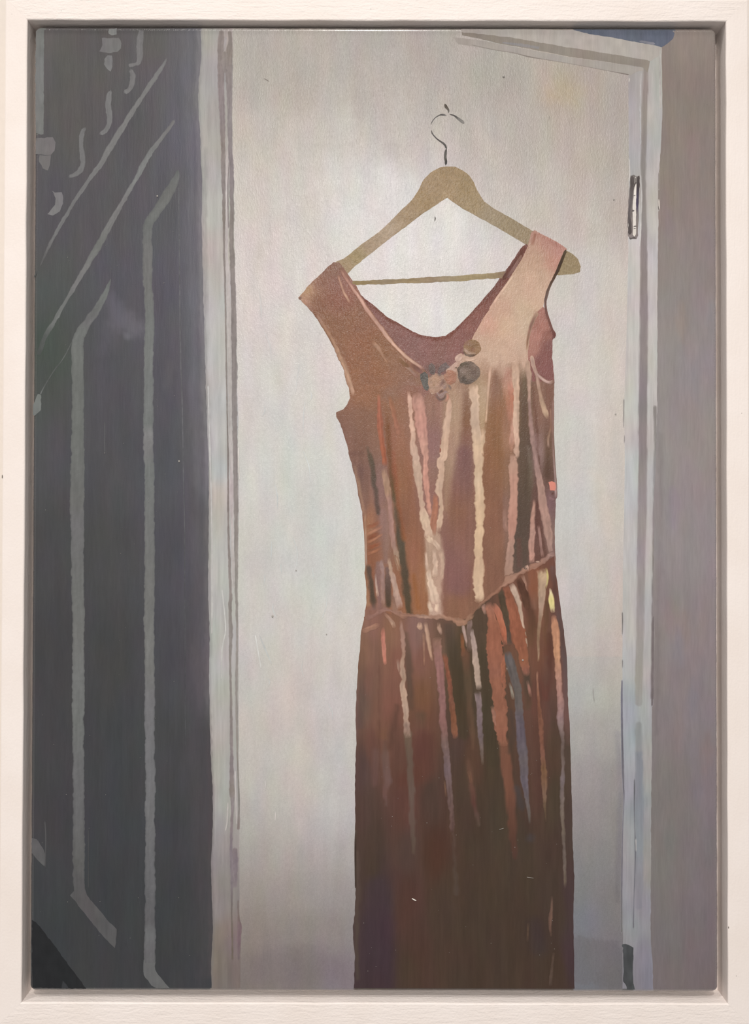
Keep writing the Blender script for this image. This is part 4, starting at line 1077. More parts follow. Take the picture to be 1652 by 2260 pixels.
# body of the dress: bodice and skirt, each one layer of blended paint
BL = curve_x([(800, 840), (795, 900), (772, 960), (768, 1000), (776, 1025), (786, 1060), (790, 1090), (798, 1130), (803, 1180), (806, 1220), (806, 1245), (804, 1265), (807, 1300), (808, 1330), (805, 1350), (803, 1380)])
BR = curve_x([(1165, 800), (1180, 812), (1200, 832), (1222, 842), (1222, 880), (1220, 950), (1222, 1000), (1224, 1050), (1227, 1090), (1226, 1120), (1224, 1150), (1224, 1200), (1226, 1240), (1226, 1380)])
BOD = [(800, 940, '8c6a5b'), (790, 990, '876659'), (790, 1050, '7e6158'), (800, 1100, '87675a'), (815, 1160, '9a6e57'), (815, 1220, '8d604a'), (830, 950, '8d6a5b'), (840, 1080, '8d6d66'), (850, 1150, '947164'), (870, 950, '9a6e5a'), (880, 1050, '95674f'),
       (890, 1150, '906450'), (905, 1250, '95674e'), (925, 1330, '97694e'), (905, 900, '977161'), (950, 900, '967268'), (955, 980, '92706a'), (950, 1060, '957064'), (1000, 880, 'a98a76'), (1000, 950, 'ab8b76'), (995, 1020, 'a58773'), (990, 1080, '9a7866'),
       (1025, 950, '8d6b5c'), (1020, 1020, '86635c'), (1010, 1100, '8b6557'), (1000, 1180, '886359'), (1000, 1260, '85615a'), (1000, 1340, '8c6553'), (1030, 1200, '8b6558'), (1030, 1330, '88614f'), (1070, 880, 'b4977f'), (1068, 950, 'ad8c72'),
       (1095, 850, '93705e'), (1095, 920, '90694f'), (1090, 1000, '8e664e'), (1085, 1080, '8c6450'), (1085, 1180, '8c6552'), (1085, 1270, '886150'), (1115, 960, '9c7560'), (1110, 1050, '8f6b58'), (1110, 1130, '906e60'), (1160, 900, '76604f'), (1160, 1000, '645448'),
       (1155, 1100, '5f5046'), (1150, 1200, '5f4f47'), (1180, 1100, '6b5249'), (1190, 900, '8a6a5c'), (1190, 1000, '957872'), (1210, 900, '846558'), (1212, 980, '7b6052'), (1210, 1040, '6a5247'), (1215, 1120, '7e6260'), (1215, 1180, '8b6d64'), (1190, 1180, '70524a'), (1190, 1230, '6f5048')]


def p_bod(P):
    c = field(BOD, P, 0.35, 8, 2.0)
    sd = 100
    for pts, so, op in BODSOFT:
        sd += 1
        c = dab(c, P, pts, so, op, 2.0, sd)
    return streaks(c, P, 0.03, 4, 60, 13, 0.014)


BODSOFT = [
    ([(835, 960, 40, '8f6c5c'), (800, 960, 30, '8a685a')], 10, 0.6),
    ([(852, 890, 10, '80583f'), (856, 960, 12, '7d573f'), (862, 1030, 12, '7c5843'), (870, 1080, 13, '67543f'), (877, 1140, 14, '5f5245'), (884, 1200, 15, '5b5044'), (892, 1260, 16, '5a4d40'), (898, 1310, 16, '554a3c'), (903, 1352, 14, '554838')], 4, 0.95),
    ([(868, 1000, 8, '986450'), (872, 1045, 10, '9a5f4a'), (882, 1140, 10, '945d44'), (892, 1190, 10, '915c40')], 5, 0.8),
    ([(878, 960, 20, '9b6f5c'), (892, 1060, 26, '946751'), (905, 1150, 26, '8f6450'), (915, 1250, 22, '9a6c55'), (926, 1340, 20, '9c6b4f')], 8, 0.9),
    ([(912, 1270, 8, '95603c'), (922, 1340, 10, '97623f')], 5, 0.7),
    ([(950, 880, 30, '9b7867'), (955, 960, 26, '93706a'), (957, 1040, 22, '957267'), (955, 1090, 12, '946c60')], 7, 0.8),
    ([(1005, 870, 26, 'b3957f'), (1003, 940, 30, 'b0907b'), (995, 1010, 22, 'ab8c77'), (990, 1080, 14, 'a5856f'), (985, 1120, 8, 'a08069')], 9, 0.85),
    ([(1030, 870, 10, '90705f'), (1030, 930, 14, '8a6550'), (1030, 970, 16, '8b665a')], 5, 0.8),
    ([(1025, 1000, 30, '84615c'), (1018, 1070, 44, '87625a'), (1010, 1130, 46, '8c6653'), (1008, 1220, 48, '876259'), (1010, 1290, 56, '86615a')], 12, 0.8),
    ([(1005, 1345, 60, '8d6550')], 14, 0.7),
    ([(1066, 860, 16, 'b89b85'), (1066, 930, 16, 'b3957a'), (1063, 965, 8, 'ae8f75')], 4, 0.9),
    ([(1096, 805, 18, '93705f'), (1093, 860, 24, '957160'), (1090, 920, 36, '8f6950'), (1088, 1000, 44, '8f664d'), (1086, 1100, 48, '8d6450'), (1088, 1200, 46, '8a6350'), (1086, 1290, 46, '876150')], 7, 0.85),
    ([(1118, 820, 22, 'bd8f7d'), (1120, 850, 24, 'c29482'), (1124, 880, 18, 'b9826c'), (1128, 930, 10, 'b3806c'), (1130, 990, 8, 'b28673')], 5, 0.85),
    ([(1158, 800, 9, '857059'), (1156, 850, 10, '756351'), (1157, 910, 15, '6a5549'), (1158, 1000, 24, '665548'), (1158, 1080, 30, '5f5145'), (1154, 1160, 28, '5c4e44'), (1150, 1230, 26, '5f4d45')], 4, 0.9),
    ([(1165, 985, 6, '857567'), (1172, 1060, 8, '796a5b'), (1172, 1100, 6, '6d5d50')], 4, 0.6),
    ([(1145, 1190, 8, '6a4a42'), (1146, 1250, 10, '6a4d47')], 4, 0.6),
    ([(1176, 850, 5, '7a5b4e'), (1182, 930, 6, '735549'), (1188, 1010, 6, '6b4e45'), (1190, 1060, 6, '644940')], 3, 0.9),
    ([(1182, 960, 8, '9c7f7a'), (1188, 1000, 9, '9b7e79')], 4, 0.5),
    ([(1210, 860, 14, '815f52'), (1212, 930, 14, '866658'), (1208, 1000, 14, '6d5446'), (1208, 1050, 14, '5f493e')], 5, 0.8),
    ([(1186, 1110, 10, '664840'), (1186, 1160, 12, '66473e'), (1205, 1230, 10, '6b4c44'), (1184, 1230, 9, '6d4c43')], 4, 0.8),
    ([(1218, 1110, 12, '7d6060'), (1217, 1170, 10, '8b6f68'), (1219, 1215, 8, '806762')], 4, 0.8),
    ([(778, 1002, 12, '775850'), (800, 1000, 8, '775a50')], 5, 0.6),
    ([(812, 990, 6, '6a594c'), (820, 1020, 11, '635548'), (826, 1070, 9, '62544a'), (831, 1110, 8, '66534c'), (834, 1134, 9, '5f4f47')], 3, 0.9),
    ([(796, 1040, 14, '7b5f58'), (802, 1080, 14, '806358')], 7, 0.6),
    ([(783, 1030, 5, '9a7a66'), (795, 1090, 7, 'a6846e'), (803, 1130, 6, 'a17c66')], 3, 0.8),
    ([(812, 1150, 12, '9d7358'), (814, 1185, 14, '9d7158')], 6, 0.7),
    ([(845, 1130, 16, '97766f'), (852, 1200, 14, '947468'), (850, 1240, 10, '8c6e66')], 5, 0.7),
    ([(812, 1250, 10, '7b6250'), (811, 1300, 8, 'a0775c'), (812, 1335, 8, 'a57d60')], 3, 0.85),
    ([(814, 1252, 8, '5c4d43'), (819, 1290, 11, '5a4c40'), (824, 1330, 11, '55483c'), (826, 1342, 8, '5a4a40')], 3, 0.95),
    ([(836, 1245, 14, '8d7068'), (834, 1300, 12, '866861'), (838, 1340, 12, '8f6c64')], 3, 0.9),
    ([(845, 1245, 6, '977a6c'), (843, 1300, 8, '957568'), (846, 1340, 8, '997767')], 3, 0.8),
    ([(855, 1255, 10, '7b625b'), (856, 1300, 12, '604e45'), (857, 1335, 12, '544639')], 3, 0.95),
    ([(868, 1320, 10, '7f675b'), (872, 1350, 14, '957768')], 5, 0.7),
    ([(830, 1360, 50, '8b675c')], 10, 0.8),
    ([(948, 1150, 14, 'bd9d87'), (955, 1190, 36, 'bc9c87'), (958, 1235, 42, 'b29480'), (957, 1285, 36, 'bb9d88'), (959, 1325, 30, 'c0a28d'), (961, 1356, 28, 'c1a38e')], 5, 0.95),
]

SL = [(672, 655, 'b58f78'), (682, 645, 'b89479'), (700, 625, '997566'), (730, 595, '957467'), (745, 590, '96796a'), (740, 625, '946d63'), (760, 620, 'a27e72'), (700, 670, '916b5a'), (730, 660, '936b5d'), (765, 660, '986e61'), (720, 710, '94705c'), (760, 710, '936e5b'),
      (800, 710, '97705f'), (750, 760, '966f5b'), (800, 760, '976d59'), (840, 760, '957059'), (780, 820, '986e58'), (830, 820, '986e58'), (880, 800, '987360'), (800, 870, '9a6f59'), (840, 870, '98705a'), (760, 920, '8f6b5b'), (800, 930, '8f6a5a'), (900, 830, '947261')]


def p_sl(P):
    c = field(SL, P, 1, 14)
    c = dab(c, P, [(666, 652, 10, 'b8957c'), (680, 638, 12, 'b99878'), (692, 622, 10, 'ad8b77'), (705, 610, 8, '9f7d6c')], 5, 0.8, 2, 71)
    c = dab(c, P, [(675, 665, 10, 'b38c7a'), (690, 684, 6, 'a17c6f')], 5, 0.8, 2, 72)
    c = dab(c, P, [(700, 698, 5, 'b59280'), (712, 716, 6, 'a5806b'), (730, 745, 6, 'a88570'), (745, 775, 7, 'ae8a74'), (758, 805, 8, 'b08d76'), (770, 835, 9, 'b39079'), (776, 865, 7, 'b8937f')], 2, 0.95, 1.5, 73)
    c = dab(c, P, [(690, 690, 3, '7c5a4b'), (720, 732, 3, '7a5949'), (745, 780, 4, '805d4b'), (756, 803, 4, '8b644d')], 2, 0.6, 1, 74)
    c = dab(c, P, [(735, 585, 8, '8d6c60'), (750, 600, 8, '946f66'), (770, 625, 8, '8f6a61')], 5, 0.6, 2, 75)
    c = dab(c, P, [(745, 905, 8, '86675b'), (765, 895, 6, '8a675b')], 4, 0.6, 2, 76)
    c = dab(c, P, [(857, 870, 30, '937362'), (885, 858, 20, '967665'), (910, 850, 20, '95766b')], 9, 0.8, 3, 77)
    n = vn(P[:, 0] / 3.2, P[:, 1] / 4.5, 78) - 0.5
    c = streaks(c, P, 0.02, 5, 8, 9, 0.01) * (1 + 0.07 * n[:, None])
    e = np.maximum((P[:, 1] - 885) / 75, (P[:, 0] - 870) / 40 * (P[:, 1] > 850)) + 0.5 * (vn(P[:, 0] / 12, P[:, 1] / 20, 79) - 0.5)
    e = np.clip(e, 0, 1)[:, None]
    return c * (1 - e) + p_bod(P) * e


blob('shoulder', [(659, 657), (668, 645), (680, 630), (695, 616), (710, 603), (724, 588), (735, 579), (748, 579), (758, 591), (772, 611), (786, 632), (800, 658), (820, 688), (840, 716), (862, 748), (885, 775), (910, 796), (936, 815), (950, 835), (945, 870), (900, 885), (900, 960),
                  (845, 985), (770, 1000), (763, 975), (757, 955), (750, 935), (742, 920), (741, 910), (757, 903), (766, 893), (772, 878), (768, 850), (760, 820), (750, 795), (735, 765), (720, 737), (703, 710), (685, 685), (668, 668)], p_sl, 0.20, M_MIX, dress, 4.5, 0.9)

SR = [(1180, 525, 'b58e80'), (1200, 535, 'bb8f82'), (1230, 555, 'ba8d80'), (1170, 545, 'bb9a86'), (1220, 580, 'c0907f'), (1180, 570, 'bf9d88'), (1150, 590, 'c3a38d'), (1200, 610, 'c7a690'), (1165, 620, 'cdab96'), (1130, 630, 'cbab94'), (1190, 650, 'cfae98'), (1110, 680, 'c9a38e'),
      (1150, 680, 'ccb096'), (1080, 720, 'cfa38f'), (1120, 720, 'd0b096'), (1160, 720, 'ccb099'), (1060, 760, 'c9a792'), (1110, 770, 'ccab95'), (1150, 770, 'cdae98'), (1030, 800, 'c4a38f'), (1000, 800, 'c6a595'), (1080, 790, 'c8a994'), (1140, 792, 'c6a590'), (1020, 830, 'b3957f'), (1060, 840, 'b89a83')]


def p_sr(P):
    c = field(SR, P, 1, 14)
    c = dab(c, P, [(1178, 515, 6, 'b58878'), (1205, 527, 7, 'b08174'), (1235, 544, 6, 'a87a6e')], 4, 0.7, 1.5, 81)
    c = dab(c, P, [(1182, 518, 4, '9a7062'), (1174, 538, 3, 'a37a6b')], 2, 0.8, 1, 82)
    c = dab(c, P, [(1078, 700, 10, 'd2a594'), (1062, 735, 10, 'cda18f')], 5, 0.6, 2, 83)
    c = dab(c, P, [(1185, 690, 10, 'b08f7c'), (1172, 715, 8, '9d7c6c'), (1166, 745, 5, '997667')], 3, 0.8, 1.5, 84)
    n = vn(P[:, 0] / 3.5, P[:, 1] / 6, 88) - 0.5
    c = streaks(c, P, 0.018, 6, 24, 11, 0.008) * (1 + 0.03 * n[:, None])
    e = np.clip((P[:, 1] - 800) / 34 + 0.9 * (vn(P[:, 0] / 9, P[:, 1] / 30, 89) - 0.5), 0, 1) * np.clip((P[:, 0] - 1000) / 20, 0.0, 1)
    e = np.maximum(e, np.clip((P[:, 1] - 832) / 12, 0, 1))[:, None]
    return c * (1 - e) + p_bod(P) * e


blob('shoulder', [(1172, 513), (1180, 508), (1195, 517), (1215, 526), (1235, 538), (1250, 549), (1240, 575), (1230, 598), (1217, 625), (1208, 645), (1203, 662), (1198, 676), (1182, 692), (1173, 713), (1167, 742), (1163, 770), (1165, 800), (1165, 850), (980, 850), (985, 815), (1000, 803), (1015, 792),
                  (1030, 772), (1047, 735), (1056, 720), (1070, 695), (1090, 670), (1110, 640), (1130, 605), (1155, 565), (1164, 542)], p_sr, 0.20, M_MIX, dress, 4.5, 0.8)

band('bodice', BL, BR, 842, 1382, p_bod, 0.19, M_MIX, dress, 2.6, (0.8, 0.8), 21)

KL = curve_x([(806, 1330), (805, 1350), (803, 1370), (798, 1390), (795, 1402), (794, 1430), (791, 1450), (788, 1500), (785, 1550), (784, 1600), (786, 1640), (784, 1700), (783, 1740), (784, 1800), (783, 1850), (784, 1900), (784, 1980), (782, 2020), (778, 2050), (779, 2085), (783, 2110), (781, 2150), (780, 2200)])
KR = curve_x([(1222, 1225), (1226, 1265), (1231, 1300), (1238, 1350), (1244, 1400), (1250, 1450), (1252, 1500), (1253, 1560), (1256, 1600), (1258, 1660), (1260, 1720), (1262, 1800), (1264, 1870), (1267, 1940), (1266, 1980), (1264, 2020), (1266, 2100), (1267, 2200)])
SKT = [(820, 1380, '8b6659'), (815, 1440, '80604f'), (815, 1500, '7b594c'), (805, 1560, '6f564a'), (830, 1580, '7a5749'), (820, 1640, '68493f'), (800, 1700, '584440'), (810, 1780, '54413a'), (820, 1850, '4f3f36'), (820, 1920, '4b3d34'), (835, 1980, '48393a'), (830, 2080, '45373a'), (830, 2170, '453739'),
       (870, 1400, '8a6652'), (870, 1460, '835b4c'), (865, 1540, '7d574a'), (850, 1620, '6f4e43'), (880, 1700, '62453c'), (890, 1780, '5d4139'), (900, 1880, '53403a'), (900, 1980, '523b34'), (920, 2080, '4f3b33'), (905, 2170, '4b3c32'), (920, 1400, '86665c'), (930, 1460, '7f5b4e'), (930, 1540, '76543f'), (925, 1600, '6b4c40'),
       (930, 1680, '614239'), (950, 1760, '513f37'), (960, 1880, '50392f'), (970, 2000, '4c3d33'), (990, 1420, '6f5648'), (1010, 1450, '544536'), (1020, 1540, '4d4033'), (1010, 1640, '54413a'), (1020, 1720, '524035'), (1040, 1680, '5b4337'), (1050, 1800, '4b3d32'), (1050, 1920, '4b3d33'), (1050, 2050, '493b32'), (1050, 2170, '483a31'),
       (1070, 1500, '54463a'), (1075, 1580, '4d4034'), (1090, 1680, '4c3f33'), (1100, 1780, '4b3f34'), (1150, 1300, '7a5546'), (1150, 1900, '4a3d33'), (1150, 2050, '483a31'), (1160, 1450, '6e4f40'), (1180, 1350, '7d5544'), (1180, 1450, '6f4d3f'), (1190, 1540, '65463c'), (1180, 1640, '5d4339'), (1190, 1720, '573f36'), (1220, 1450, '694a3f'),
       (1220, 1560, '5f463d'), (1225, 1650, '554237'), (1225, 1760, '4e4035'), (1230, 1880, '4b3c34'), (1230, 2000, '483b33'), (1230, 2150, '493a31'), (1245, 1420, '664e4a'), (1250, 1560, '6d4f4b'), (1255, 1680, '51423a'), (1258, 1820, '4d3f39'), (1258, 1960, '4b3b3a'), (1258, 2100, '48393a')]


def p_skt(P):
    c = field(SKT, P, 0.35, 9, 2.0)
    sd = 300
    for pts, so, op in SKTSOFT:
        sd += 1
        c = dab(c, P, pts, so, op, 2.2, sd)
    return streaks(c, P, 0.028, 5, 90, 17, 0.016)


SKTSOFT = [
    ([(790, 1480, 8, '7a6353'), (787, 1540, 7, '7b605a'), (786, 1620, 6, '6d5552')], 4, 0.7),
    ([(800, 1440, 14, '76594a'), (797, 1540, 16, '5f4f45'), (794, 1600, 14, '5e4b48')], 7, 0.6),
    ([(845, 1400, 20, '8c6654'), (850, 1480, 18, '835c4d'), (856, 1560, 30, '815a4b'), (845, 1620, 24, '76543f')], 9, 0.5),
    ([(836, 1470, 3, '704f44'), (836, 1620, 3, '614439'), (838, 1700, 4, '5d423b')], 3, 0.6),
    ([(828, 1660, 14, '6e534c'), (828, 1730, 12, '684d48')], 6, 0.7),
    ([(849, 1640, 10, '684c42'), (850, 1668, 16, '6c544d'), (850, 1690, 14, '6b534e'), (856, 1722, 18, '6f5652'), (849, 1749, 9, '6e514a'), (851, 1762, 7, '6a504a'), (851, 1775, 6, '675049')], 3, 0.8),
    ([(895, 1400, 12, '6d5647'), (900, 1450, 16, '5e4d40'), (903, 1500, 16, '5c4a40'), (905, 1560, 12, '624a3e')], 6, 0.8),
    ([(876, 1560, 10, '5a4439'), (870, 1600, 14, '5d4439'), (860, 1650, 16, '5d4138')], 7, 0.6),
    ([(930, 1580, 20, '5f4e3d'), (930, 1600, 14, '68503f')], 8, 0.6),
    ([(935, 1640, 50, '5e3f37'), (940, 1700, 46, '603f37'), (890, 1720, 30, '603f36')], 14, 0.6),
    ([(900, 1620, 16, '6e5c4d'), (904, 1680, 14, '66564b'), (907, 1740, 14, '67574e'), (909, 1800, 13, '625249'), (912, 1850, 11, '5f4f46'), (912, 1884, 6, '5c4a41')], 2.5, 0.9),
    ([(990, 1385, 24, '5d4d42'), (995, 1420, 26, '54473a'), (1006, 1480, 26, '4c4032'), (1016, 1550, 26, '4b3f31'), (1022, 1620, 24, '4d4033')], 7, 0.9),
    ([(1000, 1660, 24, '50403a'), (1015, 1740, 40, '4d3d34'), (1030, 1850, 50, '4b3d33')], 14, 0.6),
    ([(1025, 1440, 16, '7a5544'), (1032, 1500, 14, '64503f'), (1036, 1560, 12, '69503f'), (1042, 1620, 12, '6a5140'), (1043, 1650, 8, '664c3d')], 5, 0.7),
    ([(1034, 1680, 10, '664a3f'), (1040, 1740, 10, '6d4a40'), (1046, 1775, 10, '623f38'), (1052, 1800, 6, '665048'), (1056, 1822, 4, '6a5a4c')], 4, 0.7),
    ([(1064, 1400, 12, '5c4a3d'), (1066, 1450, 18, '4f4336'), (1074, 1520, 24, '4b4033'), (1080, 1600, 26, '4a3f32'), (1090, 1680, 30, '493e32')], 6, 0.9),
    ([(1111, 1640, 22, '7a5443'), (1116, 1690, 26, '775141'), (1124, 1740, 24, '785241'), (1128, 1790, 20, '6a493c'), (1132, 1850, 18, '5c4036'), (1136, 1890, 10, '543d34')], 3.5, 0.9),
    ([(1122, 1660, 10, '4f4137'), (1134, 1620, 10, '4c3f38'), (1128, 1570, 10, '4d413c')], 5, 0.6),
    ([(1140, 1740, 14, '4e4645'), (1150, 1780, 16, '4a423f')], 6, 0.7),
    ([(1170, 1850, 16, '4b4547')], 8, 0.6),
    ([(1152, 1440, 14, '52453a'), (1162, 1500, 16, '514439'), (1164, 1560, 14, '594637')], 6, 0.85),
    ([(1166, 1560, 12, '604c40'), (1170, 1650, 14, '5e463c'), (1176, 1740, 12, '5f443b')], 8, 0.5),
    ([(1195, 1440, 10, '75503f'), (1190, 1500, 12, '734c40'), (1205, 1540, 14, '653f37'), (1215, 1500, 12, '663f38')], 6, 0.6),
    ([(1165, 1320, 18, '5d4235'), (1175, 1380, 20, '624637'), (1172, 1420, 16, '6a4c3c')], 6, 0.9),
    ([(1178, 1262, 26, '8a5a47'), (1178, 1300, 22, '8c5a45'), (1180, 1340, 12, '85604f')], 5, 0.9),
    ([(1208, 1330, 10, '654b3a'), (1202, 1400, 10, '6b4c3b'), (1207, 1440, 16, '6b473b')], 5, 0.8),
    ([(1218, 1255, 14, '6d544c'), (1224, 1300, 10, '5e453d'), (1232, 1360, 9, '63504b'), (1240, 1410, 12, '5d4742'), (1246, 1460, 12, '625350'), (1248, 1520, 10, '6a5552'), (1250, 1580, 10, '74544f'), (1254, 1640, 8, '5d4841')], 4, 0.9),
    ([(1213, 1400, 12, '5b3d33'), (1215, 1460, 14, '5f3f36'), (1220, 1530, 14, '634840'), (1222, 1600, 14, '544338')], 6, 0.7),
    ([(830, 1960, 50, '473a3c'), (835, 2040, 66, '45363b'), (835, 2120, 66, '433539'), (835, 2172, 60, '433538')], 14, 0.75),
    ([(788, 1880, 8, '5b4a40'), (789, 1960, 10, '594b42'), (786, 2060, 10, '54483f'), (787, 2160, 8, '52463e')], 4, 0.7),
    ([(1000, 1840, 6, '5d4a43'), (1002, 1880, 5, '57473d'), (1005, 1940, 10, '574840'), (1006, 1972, 10, '554740')], 3, 0.7),
    ([(1180, 2040, 30, '433837'), (1190, 2090, 34, '423837')], 14, 0.6),
]
band('skirt', KL, KR, 1340, 2183, p_skt, 0.20, M_UP, dress, 3.2, (0.7, 0.7), 22,
     ytop=lambda x: np.interp(x, [790, 846, 880, 930, 1010, 1036, 1052, 1075, 1100, 1130, 1160, 1190, 1226, 1300], [1345, 1348, 1354, 1360, 1368, 1366, 1344, 1320, 1299, 1275, 1260, 1245, 1226, 1200]), ybot=lambda x: inB(x))


SEAM_X = [790, 846, 880, 930, 1010, 1036, 1052, 1075, 1100, 1130, 1160, 1190, 1226, 1300]
SEAM_Y = [1345, 1348, 1354, 1360, 1368, 1366, 1344, 1320, 1299, 1275, 1260, 1245, 1226, 1200]


def p_dress(P):
    out = np.zeros((len(P), 3))
    low = P[:, 1] > np.interp(P[:, 0], SEAM_X, SEAM_Y)
    lsh = ~low & (P[:, 1] < 980) & (P[:, 0] < 905)
    rsh = ~low & (P[:, 1] < 850) & (P[:, 0] >= 975)
    for m, f in ((low, p_skt), (lsh, p_sl), (rsh, p_sr), (~low & ~lsh & ~rsh, p_bod)):
        if m.any():
            out[m] = f(P[m])
    return out


def D(*pts, **k):
    k.setdefault('z', 0.225)
    k.setdefault('under', p_dress)
    k.setdefault('soft', 2.4)
    k.setdefault('fade', 12.0)
    k['rag'] = k.get('rag', 1.0) * 1.15
    k.setdefault('amp', 0.08)
    return stroke(dress, list(pts), **k)


# shoulders: light edge along the neckline, dark armhole edge, highlights
D((750, 592, 3, 'b5907f'), (762, 612, 5, 'b58d7f'), (776, 634, 5, 'c1998a'), (792, 656, 6, 'cfa797'), (808, 682, 7, 'd0a696'), (824, 703, 6, 'cfa694'), (840, 724, 8, 'cfa797'), (856, 746, 7, 'd3ac99'), (872, 764, 6, 'd6ae9a'), (890, 782, 6, 'd9b29c'), (908, 797, 5, 'dcb6a0'),
  (922, 806, 5, 'cfa896'), (935, 815, 4, 'b99388'), rag=0.6)
D((697, 692, 3, 'ae8b79'), (704, 704, 5, 'b49180'), (716, 724, 6, 'a7836d'), (730, 747, 6, 'a98670'), (743, 772, 7, 'ae8b75'), (755, 798, 8, 'b08d76'), (764, 822, 9, 'b39079'), (771, 845, 9, 'b5917a'), (777, 865, 7, 'b9947f'), (779, 876, 3, 'b08b78'), rag=1.2, soft=1.6)
D((905, 803, 6, '846252'), (920, 815, 7, '85655c'), (933, 824, 4, '86686a'), rag=0.6, h=0.02)
D((878, 790, 8, '8f6f57'), (895, 805, 8, '8a6b55'), (905, 812, 5, '8b6b58'), rag=0.8, h=0.02)
D((880, 782, 6, 'a78874'), (890, 800, 7, 'ab8c7a'), (905, 817, 5, 'a98a7b'), (922, 832, 5, 'a48579'), rag=0.8, h=0.02)
D((821, 752, 4, 'b08b74'), (830, 764, 9, 'b28e79'), (838, 774, 6, 'b6917b'), (845, 786, 4, 'b38d77'), (855, 803, 2, 'b08a73'), rag=0.8)
D((745, 606, 3, 'bb9482'), (756, 640, 4, 'c09a86'), (764, 655, 5, 'c5a08a'), (772, 672, 3, 'b08c7a'), rag=0.8)
D((752, 590, 3, 'a17d70'), (770, 615, 3, '9c786c'), rag=0.5)
D((660, 655, 7, '84716a'), (664, 661, 4, '87706a'), rag=1.5, h=0.02)
D((1248, 551, 6, '675a4c'), (1243, 565, 7, '64574a'), (1237, 580, 7, '5f5245'), (1230, 597, 7, '5d4f44'), (1222, 612, 6, '66544a'), (1213, 630, 5, '6e5b51'), (1207, 647, 6, '75625a'), (1203, 664, 6, '77635d'), (1204, 682, 5, '7a5c55'), (1209, 702, 5, '7d5b53'), (1217, 724, 4, '7f5d55'),
  (1223, 740, 7, '77514b'), (1218, 748, 5, '82605a'), rag=0.5, under=None)
D((1158, 542, 7, '805d55'), (1148, 560, 8, '7b5b53'), (1138, 577, 8, '7a5b54'), (1126, 594, 9, '7a5a54'), (1114, 610, 9, '74584f'), (1108, 618, 8, '765850'), rag=0.7, h=0.02, under=None)
D((1151, 560, 5, '957669'), (1138, 584, 7, '8d7068'), (1122, 606, 8, '81655f'), (1116, 614, 6, '7d615c'), rag=0.6, h=0.02, under=None)
D((1180, 513, 5, '9a7164'), (1176, 530, 4, 'a87f70'), (1173, 542, 3, 'a47c6d'), rag=0.5)
D((1133, 606, 3, 'dcbfa9'), (1118, 628, 3, 'ddbda7'), (1098, 656, 3, 'dcb8a3'), (1080, 684, 3, 'dab29f'), rag=0.5)
D((1186, 690, 5, 'a78a77'), (1178, 702, 6, '97786a'), (1170, 722, 5, '967468'), (1164, 748, 4, '93715f'), (1162, 775, 3, '98765f'), rag=0.6, h=0.02)

# bodice pleats
D((835, 868, 5, 'a2705c'), (836, 890, 9, 'a96f5c'), (838, 930, 11, 'ab705c'), (841, 965, 11, 'aa6c56'), (846, 1000, 10, 'a5664f'), (850, 1030, 7, '9d614b'))
D((857, 872, 5, '9c7159'), (866, 900, 8, 'a0725c'), (872, 930, 9, '9f6f5c'), (882, 960, 8, '9d705f'), h=0.02)
D((846, 1032, 10, 'a5826e'), (852, 1060, 14, 'a88772'), (855, 1085, 13, 'a8866f'), (858, 1105, 9, 'a58074'), (862, 1140, 9, 'a17d73'), (865, 1180, 10, 'a58074'), (868, 1205, 9, 'a48274'), (874, 1225, 10, 'a78b76'), (880, 1262, 6, 'a78a74'), h=0.03)
D((900, 862, 4, 'd0a795'), (903, 880, 9, 'd8b09c'), (906, 905, 9, 'd5ad99'), (908, 935, 8, 'd3ad98'), (910, 962, 7, 'cfab96'), (911, 985, 14, 'c9a793'), (917, 1010, 16, 'c8a996'), (920, 1035, 19, 'c5a792'), (923, 1065, 15, 'c4a691'), (928, 1095, 13, 'c3a38e'), (931, 1120, 12, 'c5a590'), (937, 1145, 17, 'd3b69c'),
  (943, 1170, 20, 'd2b39b'), (948, 1190, 22, 'd0b19a'), rag=1.8, amp=0.07)
D((918, 866, 18, 'bb9182'), (922, 890, 26, 'bf9283'), (928, 920, 24, 'c79586'), (931, 950, 24, 'c69486'), (934, 985, 18, 'c89a89'), (938, 1015, 12, 'c89786'), (940, 1050, 10, 'c89483'), (942, 1085, 11, 'c99482'), (945, 1115, 10, 'cb9683'), (948, 1140, 7, 'c79582'), rag=1.6, h=0.04)
D((988, 872, 6, 'c99f8a'), (990, 890, 12, 'cda893'), (988, 920, 13, 'cfae98'), (983, 950, 15, 'cfae97'), (981, 980, 16, 'cba991'), (979, 1005, 13, 'd2b199'), (972, 1020, 16, 'c9a892'), (974, 1045, 12, 'cba992'), (969, 1070, 17, 'c9aa94'), (972, 1100, 10, 'cdac94'), (974, 1125, 11, 'ccac93'), (969, 1150, 9, 'cbab93'), (968, 1175, 8, 'c8a88f'), rag=1.9, amp=0.06)
D((974, 968, 5, 'b07a68'), (973, 990, 6, 'a96e5b'), (971, 1003, 4, 'aa705c'), rag=0.9, h=0.02)
D((961, 1088, 7, 'a5705c'), (961, 1115, 12, 'a9745e'), (957, 1145, 14, 'a87560'), (956, 1170, 13, 'ab7a65'), (957, 1184, 8, 'aa7b66'), rag=1.0, h=0.03)
D((938, 1215, 5, 'c9ab96'), (941, 1240, 6, 'c9ab97'), (944, 1262, 4, 'c6a893'), rag=1.2, soft=2)
D((972, 1215, 7, 'c0a18c'), (976, 1245, 8, 'bfa08b'), (974, 1280, 6, 'bd9e89'), rag=1.4, soft=3)
D((957, 1210, 8, 'c9ab97'), (960, 1240, 9, 'caac97'), (958, 1275, 10, 'd0b39d'), rag=1.4, soft=3)
D((938, 1180, 12, 'd8bda0'), (948, 1192, 14, 'dabda3'), (955, 1200, 12, 'd9bca4'), rag=1.6, amp=0.06)
